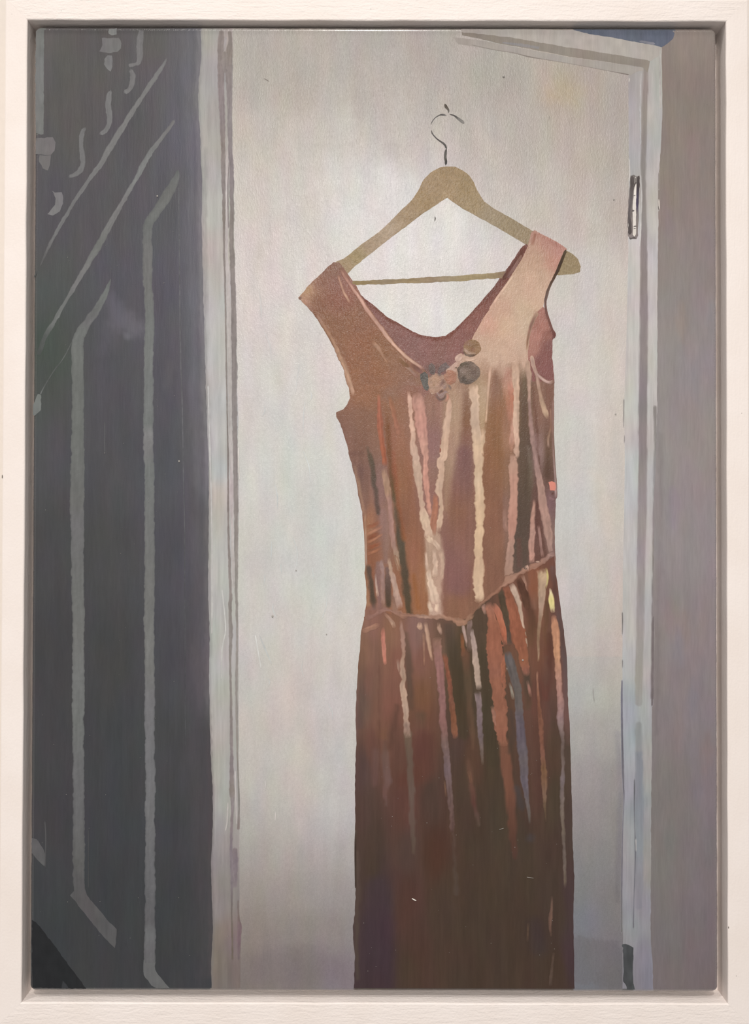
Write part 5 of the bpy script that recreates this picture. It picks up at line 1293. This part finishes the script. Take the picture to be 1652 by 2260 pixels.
D((953, 1192, 10, 'd6b8a0'), (965, 1205, 9, 'd3b6a0'), (969, 1216, 6, 'd5b8a1'), rag=1.2)
D((947, 1255, 8, 'd9bca5'), (950, 1285, 14, 'dabda6'), (957, 1315, 18, 'd8bba4'), (962, 1335, 20, 'd5b7a1'), rag=1.8)
D((944, 1325, 7, 'd4b7a0'), (948, 1340, 8, 'd8bca4'), (952, 1352, 10, 'e0c8b0'), rag=1.2)
D((962, 1325, 6, 'd9bca4'), (964, 1345, 7, 'd8baa2'), (970, 1350, 8, 'caa992'), rag=1.4)
D((1043, 846, 20, 'd0b198'), (1045, 865, 22, 'd3b49c'), (1047, 885, 20, 'd0b39c'), (1047, 910, 20, 'c5a994'), (1048, 935, 18, 'bfa48f'), (1052, 955, 20, 'cbae96'), (1053, 985, 22, 'd3b598'), (1055, 1015, 20, 'cfb094'), (1055, 1040, 20, 'd2b496'), (1055, 1060, 22, 'd5b99c'), (1057, 1085, 19, 'd4b698'), (1058, 1110, 20, 'd3b394'),
  (1058, 1135, 20, 'd2b292'), (1057, 1160, 18, 'd4b493'), (1056, 1185, 16, 'd2b292'), (1056, 1210, 16, 'd1b191'), (1056, 1240, 19, 'cdac8f'), (1055, 1270, 20, 'd2b294'), (1055, 1300, 20, 'd8b89a'), (1056, 1320, 18, 'd6b698'), (1053, 1332, 10, 'c9a78b'), rag=2.0, amp=0.05)
D((1081, 808, 5, 'cfac97'), (1080, 830, 5, 'd2ae98'), (1077, 855, 4, 'd0ae98'), (1075, 885, 3, 'c9a78e'), (1073, 915, 3, 'c9a78d'), (1071, 935, 4, 'caa88f'), rag=0.6)
D((1066, 945, 10, 'c9a98f'), (1063, 985, 10, 'cfb193'), (1062, 1010, 7, 'cbab8f'), rag=1.3)
D((1135, 800, 14, 'c9a791'), (1138, 830, 15, 'cbab95'), (1138, 870, 14, 'c9a790'), (1139, 900, 13, 'cbab95'), (1139, 940, 13, 'd0ae98'), (1140, 970, 11, 'd1ac97'), (1138, 1000, 12, 'c3a08c'), (1138, 1015, 8, 'cba893'), rag=1.4)
D((1122, 840, 14, 'c4917f'), (1128, 858, 14, 'c18c78'), (1130, 880, 8, 'bb8069'), (1131, 920, 6, 'b88672'), (1130, 950, 7, 'bd9380'), (1128, 985, 9, 'b58b79'), rag=1.4, h=0.02)
D((1132, 1000, 14, 'bb9583'), (1132, 1030, 17, 'b99380'), (1132, 1060, 17, 'bd917f'), (1133, 1090, 17, 'bf9280'), (1131, 1120, 16, 'c0917f'), (1130, 1150, 17, 'bb8b7a'), (1129, 1175, 16, 'b88a79'), (1127, 1200, 17, 'ad8878'), (1124, 1230, 19, 'a98778'), (1122, 1260, 20, 'a68473'), (1126, 1280, 18, 'a48170'), rag=1.7, amp=0.05)
D((1115, 1120, 6, 'a37d6e'), (1112, 1150, 8, '9d796b'), (1118, 1175, 7, 'a07a6c'), rag=1.0, h=0.02)
D((1163, 795, 8, 'b69883'), (1166, 830, 9, 'b99a88'), (1167, 870, 8, 'b39383'), (1168, 900, 7, 'a98a80'), (1171, 940, 8, 'a5857c'), (1176, 980, 9, 'a5867d'), (1183, 1020, 11, 'a4857d'), (1188, 1050, 13, 'a8887d'), (1194, 1085, 17, 'ae8c7e'), (1199, 1120, 19, 'ad897c'), (1205, 1150, 20, 'ac897c'), (1210, 1180, 16, 'af8d7f'), (1213, 1205, 9, 'ad8c80'), (1216, 1225, 5, 'a5857a'), rag=1.0)
D((1172, 785, 5, 'b3958a'), (1176, 805, 6, 'b39386'), (1184, 830, 6, 'b49486'), (1190, 865, 7, 'b3937f'), (1198, 895, 10, 'b89a82'), (1204, 915, 10, 'bb9d84'), (1208, 926, 4, 'b09078'), rag=0.7)
D((1176, 812, 3, 'b69488'), (1186, 828, 4, 'bf9f94'), (1198, 838, 5, 'c3a499'), (1210, 844, 6, 'bfa096'), (1222, 842, 7, 'c8aba0'), rag=0.8)
D((1214, 900, 3, '9c7a6a'), (1215, 940, 3, '93705f'), (1209, 968, 4, 'a1836f'), (1210, 990, 4, 'a3867a'), rag=0.6, h=0.02)
D((1219, 880, 4, '97776e'), (1219, 960, 3, '8a6b60'), (1222, 1020, 3, 'a58a82'), (1225, 1070, 4, 'a78d86'), (1226, 1100, 3, 'a68d88'), rag=0.6, h=0.02)
blob('brush_stroke', [(1210, 1064), (1217, 1062), (1225, 1065), (1226, 1076), (1224, 1083), (1213, 1082), (1212, 1072)], flat('d68a79', 0.03, 3), 0.36, M_UP, dress, 4.0, 0.7)
D((1216, 1086, 8, '664a42'), (1222, 1092, 8, '5f443e'), h=0.02)
D((1209, 1096, 6, '957571'), (1217, 1102, 7, '8d6c6c'), (1224, 1101, 3, '957673'), rag=0.8, h=0.02)
D((1178, 1101, 4, 'b1897a'), (1177, 1120, 6, 'b38b7b'), (1174, 1150, 9, 'b08879'), (1175, 1175, 11, 'b38d7f'), (1172, 1205, 12, 'b98f80'), (1173, 1230, 11, 'bc8f7f'), (1172, 1246, 11, 'bd9080'), rag=0.7)
D((1187, 1158, 6, '9d7a70'), (1191, 1185, 6, '9a786f'), (1194, 1210, 5, '9b776d'), (1197, 1232, 6, '9c786d'), rag=0.6)
D((806, 1165, 7, '94624b'), (825, 1158, 8, '92604b'), (840, 1150, 5, '8f6553'), rag=0.9, h=0.02)
D((806, 1180, 5, 'a8765c'), (825, 1172, 6, 'a97a63'), (845, 1160, 4, 'a17567'), rag=0.9)
D((808, 1190, 7, '854f3b'), (825, 1182, 8, '8d5a45'), (838, 1176, 6, '8b5c49'), rag=0.9, h=0.02)
D((808, 1198, 4, 'a87456'), (825, 1190, 5, 'a5735b'), (845, 1178, 4, 'a0725c'), rag=0.7)
D((810, 1210, 8, '90583f'), (828, 1205, 8, '965f48'), (842, 1196, 5, '96644d'), rag=0.9, h=0.02)
D((808, 1224, 4, 'aa765c'), (825, 1218, 5, 'a36f55'), (843, 1208, 4, 'a06d55'), rag=0.7)
D((806, 1130, 4, 'a8866f'), (806, 1160, 3, 'a67f67'), (808, 1250, 3, 'b39a8c'), rag=0.7, h=0.02)
D((843, 1232, 4, 'a28a86'), (842, 1245, 8, 'a48880'), (845, 1265, 8, '9f8078'), (844, 1300, 8, '99796e'), (846, 1335, 9, '9c7a6d'), rag=0.9, h=0.03)
D((828, 1265, 2, 'a88c82'), (830, 1290, 3, 'c0a294'), (832, 1310, 5, 'cbaa95'), (833, 1318, 3, 'c9a993'), rag=0.9)
D((857, 1230, 5, 'c3a28f'), (860, 1250, 7, 'b99a83'), (866, 1275, 10, 'bc9c8c'), (872, 1300, 12, 'b59888'), (878, 1325, 13, 'b08f80'), (883, 1345, 13, 'ad8a7b'), rag=1.1, amp=0.07)
D((872, 1225, 4, 'b0927d'), (878, 1245, 3, 'ab8b73'), (882, 1258, 2, 'a78871'), rag=0.5)

# seam at the waist
D((803, 1364, 5, '8f6d62'), (825, 1358, 9, '8e6a5f'), (848, 1346, 9, '957165'), (868, 1350, 7, '9a7566'), (885, 1358, 14, '9b7462'), (905, 1359, 9, '96705f'), (918, 1359, 6, '9b7767'), (930, 1361, 10, 'a68473'), (943, 1362, 8, 'a68473'), (955, 1363, 5, '9c7866'), (967, 1362, 10, 'a58270'),
  (985, 1365, 9, 'a27b67'), (998, 1368, 6, '9d7662'), (1010, 1372, 14, 'a17a65'), (1022, 1372, 11, 'a07963'), (1034, 1364, 8, '97735f'), (1045, 1352, 4, '8d6a57'), rag=2.2, soft=3, amp=0.07, z=0.24)
D((1050, 1346, 3, '8f6c59'), (1062, 1332, 6, '9b7460'), (1078, 1320, 5, '9a715e'), (1098, 1302, 5, '946b58'), (1110, 1290, 9, 'a07967'), (1118, 1284, 14, 'a27c69'), (1132, 1275, 12, 'a37e6c'), (1146, 1264, 8, '9d7766'), (1158, 1256, 10, 'a17b69'), (1172, 1250, 13, '9b7462'), (1190, 1243, 12, '9b7565'),
  (1208, 1230, 8, '9e7c70'), (1222, 1218, 6, 'a58880'), rag=2.2, soft=3, amp=0.07, z=0.27)
D((1157, 1256, 5, 'c8a591'), (1163, 1250, 5, 'c49f8d'), (1166, 1262, 4, 'b08673'), rag=0.9, z=0.3)
D((1180, 1240, 3, 'c6a592'), (1192, 1240, 3, 'c2a08c'), rag=0.4, z=0.3)
D((797, 1394, 8, 'a87e6a'), (812, 1388, 9, 'ab806b'), (826, 1383, 8, 'a77d69'), (838, 1376, 6, '9f7562'), rag=1.0, z=0.27)
D((846, 1352, 4, 'a37b68'), (858, 1365, 6, 'a5806d'), (866, 1376, 9, 'b18f7a'), (871, 1387, 5, 'b3927c'), rag=0.9, z=0.27)
D((850, 1350, 3, '8b6049'), (866, 1356, 3, '895f4a'), rag=0.4, z=0.3)

# skirt folds
D((845, 1383, 4, 'a8705e'), (845, 1398, 8, 'bd7d6c'), (846, 1420, 8, 'bf7f6e'), (847, 1440, 8, 'c18270'), (849, 1458, 7, 'c4806d'), (850, 1469, 5, 'c07b68'), rag=0.6, z=0.27)
D((884, 1368, 7, 'a27f70'), (886, 1395, 8, 'a17e6f'), (889, 1420, 9, '9f7d6f'), (890, 1445, 7, 'a17f6d'), (887, 1462, 10, 'ad8e7a'), (888, 1485, 11, 'a98c79'), (891, 1500, 9, 'ab8d78'), (888, 1510, 9, 'b99a86'), (891, 1535, 13, 'b79883'), (894, 1565, 13, 'b89b88'), (896, 1588, 10, 'ad907d'),
  (897, 1600, 14, '967b6d'), (899, 1618, 14, '95796a'), (902, 1630, 8, '9c8273'), rag=1.1, amp=0.06)
D((877, 1452, 4, '9a7a6b'), (879, 1470, 5, '997a6b'), (884, 1492, 3, '957464'), rag=0.8, h=0.02)
D((924, 1372, 12, 'b5917d'), (927, 1382, 14, 'b9967f'), (928, 1392, 6, 'b5917a'), rag=1.4)
D((938, 1372, 6, 'ac8a76'), (941, 1392, 7, 'b3907b'), (945, 1415, 8, 'b3907a'), (949, 1440, 6, 'b18d76'), (954, 1460, 2, 'b58f78'), rag=0.8)
D((934, 1395, 4, '9b7763'), (935, 1430, 4, '95705e'), (936, 1470, 2, '8e6855'), rag=0.6, h=0.02)
D((966, 1372, 5, 'ab8874'), (969, 1388, 8, 'af8d79'), (974, 1402, 5, 'a98a7d'), rag=0.7)
D((963, 1405, 18, '93705f'), (966, 1440, 20, '926c62'), (970, 1470, 17, '926a64'), (972, 1500, 17, '8e6762'), (974, 1530, 15, '8d6762'), (976, 1560, 14, '8a6560'), (977, 1590, 15, '87625c'), (980, 1615, 15, '7f5f58'), (982, 1640, 15, '776059'), (985, 1670, 15, '75605d'), (987, 1700, 16, '736061'), (990, 1730, 15, '6e5a57'),
  (993, 1760, 12, '69544f'), (996, 1800, 9, '644e48'), (998, 1840, 8, '5e4842'), rag=1.1)
D((980, 1440, 10, '885846'), (986, 1475, 10, '855542'), (992, 1510, 9, '835343'), (996, 1550, 10, '7f5646'), (1000, 1580, 12, '80543f'), (1002, 1610, 13, '825844'), (1004, 1632, 10, '855746'), rag=0.9, h=0.03)
D((1020, 1372, 5, 'a88e82'), (1024, 1395, 7, 'a68c82'), (1029, 1415, 6, 'a98e83'), (1031, 1430, 3, 'a18578'), rag=0.6)
D((1033, 1362, 10, '967a72'), (1036, 1380, 12, '8a726a'), (1034, 1400, 10, '7b665c'), (1036, 1440, 8, '6e584c'), rag=1.0, h=0.02)
D((1018, 1395, 6, '86573f'), (1020, 1420, 7, '83593f'), (1022, 1450, 8, '7c5543'), rag=0.9, h=0.02)
D((1039, 1385, 5, 'a6918c'), (1042, 1405, 10, 'ae968c'), (1046, 1430, 12, 'ae968b'), (1048, 1455, 13, 'b09888'), (1052, 1485, 12, 'b29a89'), (1055, 1510, 10, 'ab9484'), (1057, 1524, 9, '9e8a80'), rag=1.0)
D((1052, 1525, 16, '867370'), (1055, 1545, 14, '857270'), (1057, 1570, 12, '7c6a6a'), (1059, 1600, 10, '766566'), (1061, 1630, 11, '70605f'), (1063, 1655, 8, '6c5c55'), (1065, 1690, 4, '5e4f43'), rag=1.0, h=0.03)
D((1064, 1330, 12, 'a68376'), (1068, 1345, 8, 'a2796a'), (1071, 1357, 3, 'a98878'), rag=0.9)
D((1076, 1328, 12, 'a0705f'), (1084, 1350, 18, 'a16d59'), (1088, 1375, 24, '98644f'), (1090, 1400, 30, '94604c'), (1092, 1430, 34, '95614d'), (1095, 1460, 36, '93614e'), (1097, 1485, 36, '8f604f'), (1100, 1505, 30, '93624e'), (1101, 1540, 29, '8e5f4c'), (1102, 1570, 32, '8f604d'), (1105, 1595, 32, '8d5f4c'),
  (1108, 1620, 24, '8f5f4d'), (1108, 1640, 14, '8b5f4c'), (1107, 1648, 8, '8d614f'), rag=2.2, amp=0.05, across=13)
D((1110, 1440, 10, 'a0654f'), (1109, 1470, 11, '9e664f'), (1109, 1500, 12, '9f6550'), (1112, 1520, 9, '98624d'), rag=1.0, h=0.03)
D((1090, 1555, 12, '9a705f'), (1093, 1590, 12, '986c5b'), (1102, 1615, 10, '986857'), rag=1.2, h=0.02)
D((1085, 1332, 9, 'a36e5a'), (1098, 1350, 15, 'a86c57'), (1106, 1375, 15, 'a96a52'), (1112, 1400, 12, 'a5644d'), (1116, 1425, 7, '9d6350'), rag=0.9)
D((1085, 1335, 4, '7b503d'), (1094, 1362, 5, '6d4a3a'), (1101, 1390, 5, '5f4639'), (1106, 1420, 5, '5b473a'), (1110, 1450, 4, '5d483c'), rag=0.6, h=0.02)
D((1096, 1345, 3, 'c09782'), (1101, 1365, 3, 'bd927c'), (1106, 1385, 3, 'ad8570'), (1111, 1410, 3, 'b8917b'), (1114, 1425, 2, 'b08a76'), rag=0.5)
D((1100, 1296, 8, '56483c'), (1106, 1318, 13, '544639'), (1112, 1345, 13, '574839'), (1118, 1375, 12, '56483c'), (1122, 1405, 10, '5a4b41'), (1124, 1425, 9, '5c4e46'), rag=0.9, h=0.02)
D((1114, 1290, 8, '8d5a48'), (1120, 1308, 12, '925e49'), (1128, 1335, 18, '945e49'), (1136, 1365, 26, '925c47'), (1142, 1390, 32, '925c47'), (1146, 1412, 34, '8f5b46'), (1152, 1435, 22, '945f49'), (1156, 1460, 17, '936049'), (1160, 1480, 13, '946353'), (1162, 1494, 8, '8f6252'), rag=1.2, across=13)
D((1127, 1286, 10, 'c4aa97'), (1133, 1300, 14, 'bfa491'), (1140, 1318, 11, 'bba18e'), (1147, 1340, 8, 'b69c88'), (1151, 1365, 7, 'b59b87'), (1156, 1390, 4, 'bb9f8a'), (1160, 1412, 3, 'c0a38d'), (1163, 1430, 2, 'b3927d'), rag=0.8)
D((1139, 1274, 10, '5e4337'), (1150, 1292, 16, '5b3f34'), (1158, 1320, 15, '5a4034'), (1163, 1345, 11, '5f4436'), rag=0.9, h=0.02)
D((1152, 1268, 6, 'a68372'), (1158, 1288, 6, '9d7766'), (1162, 1310, 4, '8e6755'), rag=0.8, h=0.02)
D((1190, 1256, 14, 'c6a98c'), (1196, 1268, 22, 'bfa284'), (1196, 1290, 18, 'b5987f'), (1195, 1315, 15, 'b39680'), (1194, 1340, 11, 'ab8e7c'), (1191, 1365, 8, '9b7e69'), (1188, 1395, 7, '8f725b'), (1187, 1420, 5, '8e705a'), (1188, 1445, 3, 'a88a72'), (1187, 1462, 2, '927358'), rag=0.7)
D((1203, 1252, 4, 'd8c48f'), (1207, 1268, 5, 'd9c783'), (1206, 1285, 5, 'cdb981'), (1202, 1302, 3, 'cfbb92'), rag=0.5)
D((1184, 1258, 3, 'e2cbb2'), (1188, 1270, 3, 'd9c0a6'), (1188, 1320, 2, 'cdb298'), rag=0.3)
D((1212, 1297, 2, 'e4d2bb'), (1215, 1308, 6, 'dccba0'), (1216, 1322, 11, 'd8c888'), (1218, 1338, 11, 'dacb8e'), (1220, 1354, 9, 'e0cca4'), rag=0.6, z=0.3)
D((1220, 1356, 10, 'b8826a'), (1223, 1375, 13, 'ba866a'), (1226, 1400, 17, 'b9876b'), (1227, 1425, 15, 'bb8a6c'), (1229, 1450, 12, 'b5876a'), (1230, 1475, 13, 'b0836d'), (1233, 1505, 12, 'ae8475'), (1235, 1530, 12, 'a67e73'), (1236, 1555, 14, '9d7a73'), (1236, 1585, 15, '8e7472'), (1237, 1605, 13, '84706b'), (1240, 1630, 7, '71605a'), (1240, 1660, 7, '6a5a52'),
  (1241, 1690, 7, '73635d'), (1240, 1720, 9, '766868'), (1239, 1750, 8, '71635f'), (1240, 1790, 8, '706259'), (1242, 1830, 7, '6f6155'), (1244, 1870, 6, '6c5e57'), (1245, 1910, 7, '6a5d55'), (1246, 1945, 6, '6a5b4e'), (1246, 1962, 3, '5c4d48'), rag=0.9)
D((1226, 1385, 3, 'cc9a79'), (1228, 1420, 4, 'c8996f'), (1229, 1455, 5, 'c39667'), rag=0.6)
D((1117, 1436, 16, '635a57'), (1122, 1455, 20, '655d5b'), (1130, 1480, 20, '625a56'), (1137, 1505, 20, '625955'), (1142, 1530, 18, '645b55'), (1144, 1560, 18, '655b58'), (1146, 1590, 18, '655b60'), (1149, 1620, 19, '655a61'), (1152, 1650, 21, '675d61'), (1155, 1680, 20, '645a5a'), (1156, 1705, 20, '63595c'), (1158, 1730, 14, '675d63'), (1162, 1755, 10, '685d5f'),
  (1166, 1785, 8, '675d58'), (1168, 1820, 3, '5f544c'), rag=0.9)
D((1118, 1470, 2, 'a39a92'), (1119, 1480, 1.5, '988e86'), rag=0.3)
D((1123, 1505, 3, '887d72'), (1129, 1525, 6, '958a7c'), (1133, 1545, 5, '8d8273'), rag=0.9)
D((1163, 1500, 3, '9f7a6b'), (1167, 1520, 6, '956b5e'), (1171, 1540, 4, '7f5a4c'), rag=0.8, h=0.02)
D((1185, 1480, 2, 'a67d68'), (1185, 1505, 3, '946a57'), (1188, 1550, 5, '7f5644'), (1192, 1590, 9, '7a5444'), (1194, 1630, 9, '7f5646'), (1197, 1665, 9, '80594b'), (1199, 1695, 11, '71543f'), (1201, 1725, 13, '735644'), (1201, 1752, 9, '745b4c'), (1202, 1785, 4, '63503f'), (1204, 1815, 2, '5a493c'), rag=0.9, h=0.03)
D((1034, 1700, 6, '6d5242'), (1040, 1730, 6, '765443'), rag=0.7, h=0.02)
D((980, 1720, 3, '6c5342'), (984, 1760, 3, '664b3f'), rag=0.4, h=0.02)
D((1217, 1975, 2, '5d4b42'), (1217, 1995, 4, '6a5348'), (1214, 2025, 8, '71574b'), (1213, 2045, 6, '6c5348'), (1216, 2068, 3, '5c473c'), rag=0.5, h=0.02)
D((1165, 2035, 4, '574539'), (1163, 2080, 4, '544338'), rag=0.5, h=0.02)
D((1221, 2100, 4, '57463c'), (1215, 2160, 6, '594940'), (1214, 2178, 6, '574840'), rag=0.5, h=0.02)
D((786, 1830, 2, '5d4e44'), (784, 1870, 1.6, '3d332c'), (785, 1960, 1.6, '453a32'), rag=0.3, h=0.02)

# flower-like buttons at the neckline
def flower(cx, cy, r, base, spots, sd):
    pts = [(cx + r * math.cos(a) * (1 + 0.08 * math.sin(3 * a + sd)), cy + r * 1.02 * math.sin(a) * (1 + 0.06 * math.cos(2 * a + sd))) for a in np.linspace(0, 2 * math.pi, 26)[:-1]]

    def pf(P):
        c = np.repeat(hx(base)[None], len(P), 0)
        for i, (sp, so, op) in enumerate(spots):
            c = dab(c, P, sp, so, op, 1.0, sd * 20 + i)
        return streaks(c, P, 0.05, 5, 6, sd, 0.01)
    return blob('flower_button', pts, pf, 0.37 + 0.004 * sd, M_DIAG, dress, 2.6, 1.8, sd, 3.0)


flower(1040, 768, 19.5, '98785f', [([(1028, 755, 14, '957064'), (1036, 760, 10, '9b7a68')], 5, 0.8), ([(1042, 772, 10, '8f6a58')], 4, 0.8), ([(1026, 772, 6, 'c0a293'), (1033, 779, 6, 'b99b8a'), (1046, 781, 5, 'b89a86')], 2, 0.9),
                                    ([(1022, 776, 3, '6c564c'), (1027, 784, 6, '7a675c'), (1036, 787, 8, '7d6a5f'), (1046, 784, 6, '6f5a4e')], 2, 0.95)], 1)
flower(1032, 823, 25, '7d6c61', [([(1014, 806, 8, '66584c'), (1024, 802, 8, '655a4d'), (1032, 805, 7, '71645a')], 3, 0.9), ([(1021, 818, 14, '8d7a70')], 5, 0.9), ([(1044, 815, 12, '7a685d'), (1046, 826, 10, '73625a')], 5, 0.8), ([(1022, 838, 12, '5f544c'), (1030, 845, 10, '645850'), (1040, 838, 8, '71645c')], 4, 0.9),
                                 ([(1010, 815, 4, '625449'), (1012, 830, 4, '655850')], 2, 0.9), ([(1047, 806, 8, '927d70')], 4, 0.7)], 2)
flower(964, 848, 23, 'ac8a78', [([(948, 826, 10, '6f605c'), (953, 820, 8, '72625e')], 3, 0.9), ([(975, 816, 10, '756660'), (970, 826, 8, '77655f')], 3, 0.9), ([(962, 838, 16, 'b8947c'), (958, 852, 14, 'b99783')], 5, 0.9), ([(990, 838, 14, 'a97c69')], 4, 0.9), ([(978, 842, 8, '86685e'), (974, 850, 6, '8b6e66')], 3, 0.9),
                                ([(982, 855, 10, '9d837c')], 4, 0.8), ([(957, 850, 4, '8f6f55')], 2, 0.8)], 3)
flower(993, 833, 14, 'a97d69', [([(985, 830, 10, 'b08c78')], 4, 0.6), ([(996, 845, 8, 'a0745f')], 3, 0.7)], 4)
blob('flower_button', [(927, 826), (937, 820), (944, 826), (944, 845), (946, 856), (942, 863), (935, 858), (930, 846), (927, 836)], flat('6d6661', 0.09, 3), 0.39, M_DIAG, dress, 2.6, 0.9)
blob('flower_button', [(945, 806), (952, 801), (958, 806), (961, 818), (958, 827), (950, 826), (946, 816)], flat('746560', 0.08, 3), 0.392, M_DIAG, dress, 2.6, 0.9)
blob('flower_button', [(968, 812), (976, 803), (984, 800), (992, 810), (984, 816), (973, 822), (968, 828), (965, 822)], flat('776864', 0.08, 4), 0.39, M_DIAG, dress, 2.6, 0.9)
blob('flower_button', [(960, 869), (966, 866), (974, 861), (984, 862), (987, 866), (982, 874), (976, 884), (968, 882), (962, 877)], flat('9a8079', 0.09, 5), 0.39, M_DIAG, dress, 2.6, 0.9)
D((960, 868, 3, '74605a'), (964, 876, 4, '77635e'), (970, 882, 4, '6d5b55'), (979, 879, 3, '6f5d57'), (985, 868, 3, '77645d'), z=0.31, rag=0.6)
D((967, 868, 3, '6f5b54'), (975, 863, 4, '6c5750'), (979, 861, 2, '75615a'), z=0.31, rag=0.6)
D((987, 848, 3, '87746c'), (993, 855, 4, '857169'), (994, 862, 2, '7f6b62'), z=0.31, rag=0.5)
D((1002, 812, 2, '6f6155'), (1010, 811, 2, '66594d'), z=0.31, rag=0.4)
D((984, 868, 7, 'c08f7f'), (988, 876, 6, 'bd8a78'), (982, 888, 5, 'b58572'), z=0.3, rag=0.8)
D((1005, 797, 10, 'cdaf9f'), (1013, 788, 12, 'd0b0a0'), (1019, 781, 6, 'cba999'), z=0.28, rag=1.0)
D((1024, 793, 4, 'd2b3a0'), (1040, 793, 5, 'd4b5a0'), (1052, 789, 3, 'd0b09b'), z=0.28, rag=0.6)

# ------------------------------------------------------------------ marks on the painted door and stray lint
DM = lambda pts, **k: stroke(door, pts, z=0.10, h=k.pop('h', 0.02), rag=k.pop('rag', 0.2), name='paint_mark', under=p_door, soft=0.9, **k)
DM([(582, 173, 1.4, '8b827a'), (594, 180, 1.4, '877e76')])
DM([(959, 477, 1.6, '77716d'), (960, 483, 2.4, '6a6460'), (958, 489, 1.4, '7d7772')])
DM([(1308, 1518, 1.2, '8f8a85'), (1309, 1535, 1.6, '99948f'), (1311, 1550, 1.2, '8f8a85')])
DM([(1211, 255, 1.6, '8b837b'), (1212, 263, 1.2, '8b837b')])
DM([(563, 1400, 2, 'd2d0ca'), (568, 1430, 2.6, 'd2cfc9'), (576, 1475, 2, 'cfccc5')], h=0.06)
DM([(585, 1720, 2, 'c6bfb9'), (586, 1740, 2, 'c4bdb7')], h=0.06)
DM([(608, 1790, 1.6, 'c6bdb7'), (607, 1812, 1.6, 'c2b9b3')], h=0.05)
for k in range(36):
    r = np.random.RandomState(5000 + k)
    x, y = r.uniform(545, 770 if k % 3 else 1360), r.uniform(560, 1560)
    if x > 640 and x < 1260 and not (x < 700 and y > 760) and not (x < 730 and y > 1000):
        continue
    b = field(DOOR, np.array([[x, y]]), 0.75, 34, 1.7)[0] * r.uniform(1.012, 1.045)
    h = '%02x%02x%02x' % tuple(int(v) for v in np.clip(b, 0, 255))
    a = r.normal(1.45, 0.2)
    l = r.uniform(20, 75)
    cv = r.uniform(-6, 6)
    DM([(x, y, 0.8, h), (x + math.cos(a) * l / 2 + cv, y + math.sin(a) * l / 2, r.uniform(1.2, 3.2), h), (x + math.cos(a) * l, y + math.sin(a) * l, 0.8, h)], h=0.035)

specks = bpy.data.meshes.new('dust_specks')
bm = bmesh.new()
rs = np.random.RandomState(42)
spots = [(1111, 168, 3.2), (601, 1360, 2.4), (653, 1259, 1.6), (1354, 440, 2), (1358, 914, 1.6), (347, 433, 2.2), (1153, 1457, 2.6), (231, 1000, 1.2), (395, 1018, 2.0), (1350, 1700, 1.4), (720, 1400, 1.4)]
for k in range(120):
    x, y = rs.uniform(85, 1570), rs.uniform(75, 2170)
    if k < 95:
        x = rs.uniform(85, 430) if k % 2 else rs.uniform(800, 1250)
        y = rs.uniform(500, 2170) if k % 2 else rs.uniform(1450, 2170)
    spots.append((x, y, rs.uniform(0.35, 0.7)))
for x, y, r in spots:
    p = px(x, y, -0.00018)
    m = Matrix.Translation(p) @ Matrix.Diagonal((1, 0.7, rs.uniform(0.7, 1.5), 1))
    bmesh.ops.create_icosphere(bm, subdivisions=1, radius=r * 0.00024, matrix=m)
bm.to_mesh(specks)
bm.free()
so = link('dust_specks', specks, M_DUST, painting)
so['kind'] = 'stuff'


def fibre(pts, r, mat=None):
    me = bpy.data.meshes.new('lint_fibre')
    bm = bmesh.new()
    C = catmull([(a, b, 0) for a, b in pts], 2.0)
    rings = []
    for i, (x, y, _) in enumerate(C):
        p = px(x, y, -0.0003)
        t = C[min(i + 1, len(C) - 1)] - C[max(i - 1, 0)]
        t = Vector((t[0], 0, -t[1])).normalized()
        n = Vector((0, 1, 0))
        b = t.cross(n)
        rr = r * 0.00024 * (0.6 if i in (0, len(C) - 1) else 1)
        rings.append([bm.verts.new(p + (n * math.cos(a) + b * math.sin(a)) * rr) for a in np.linspace(0, 2 * math.pi, 6)[:-1]])
    for a, b in zip(rings, rings[1:]):
        for i in range(5):
            bm.faces.new((a[i], a[(i + 1) % 5], b[(i + 1) % 5], b[i]))
    bm.faces.new(rings[0][::-1])
    bm.faces.new(rings[-1])
    bmesh.ops.recalc_face_normals(bm, faces=bm.faces)
    bm.to_mesh(me)
    bm.free()
    return link('lint_fibre', me, mat or M_LINT, painting)


fibre([(908.5, 1983), (913, 1985.5), (918, 1988)], 1.1)
fibre([(1101, 1831), (1107, 1829), (1111, 1828)], 0.4, M_DUST)
fibre([(1162, 1936), (1170, 1937), (1177, 1938)], 0.4, M_DUST)

# small dents and dirt on the frame
M_DIRT = plain_mat('dark_dirt', (0.16, 0.14, 0.12), 0.8)
for x, y, rx, rz in ((5, 1052, 1.2, 5.0), (1607, 2047, 0.9, 2.6), (1624, 2154, 1.0, 1.0), (1636, 912, 0.6, 1.2), (818, 20, 1.0, 0.8), (26, 31, 0.7, 0.6), (135, 24, 0.8, 0.6)):
    me = bpy.data.meshes.new('paint_chip')
    bm = bmesh.new()
    bmesh.ops.create_icosphere(bm, subdivisions=1, radius=0.00024, matrix=Matrix.Translation(FI @ px(x, y, D_FRONT - 0.00004)) @ Matrix.Diagonal((rx, 0.25, rz, 1)))
    bm.to_mesh(me)
    bm.free()
    link('paint_chip', me, M_DIRT, frame)
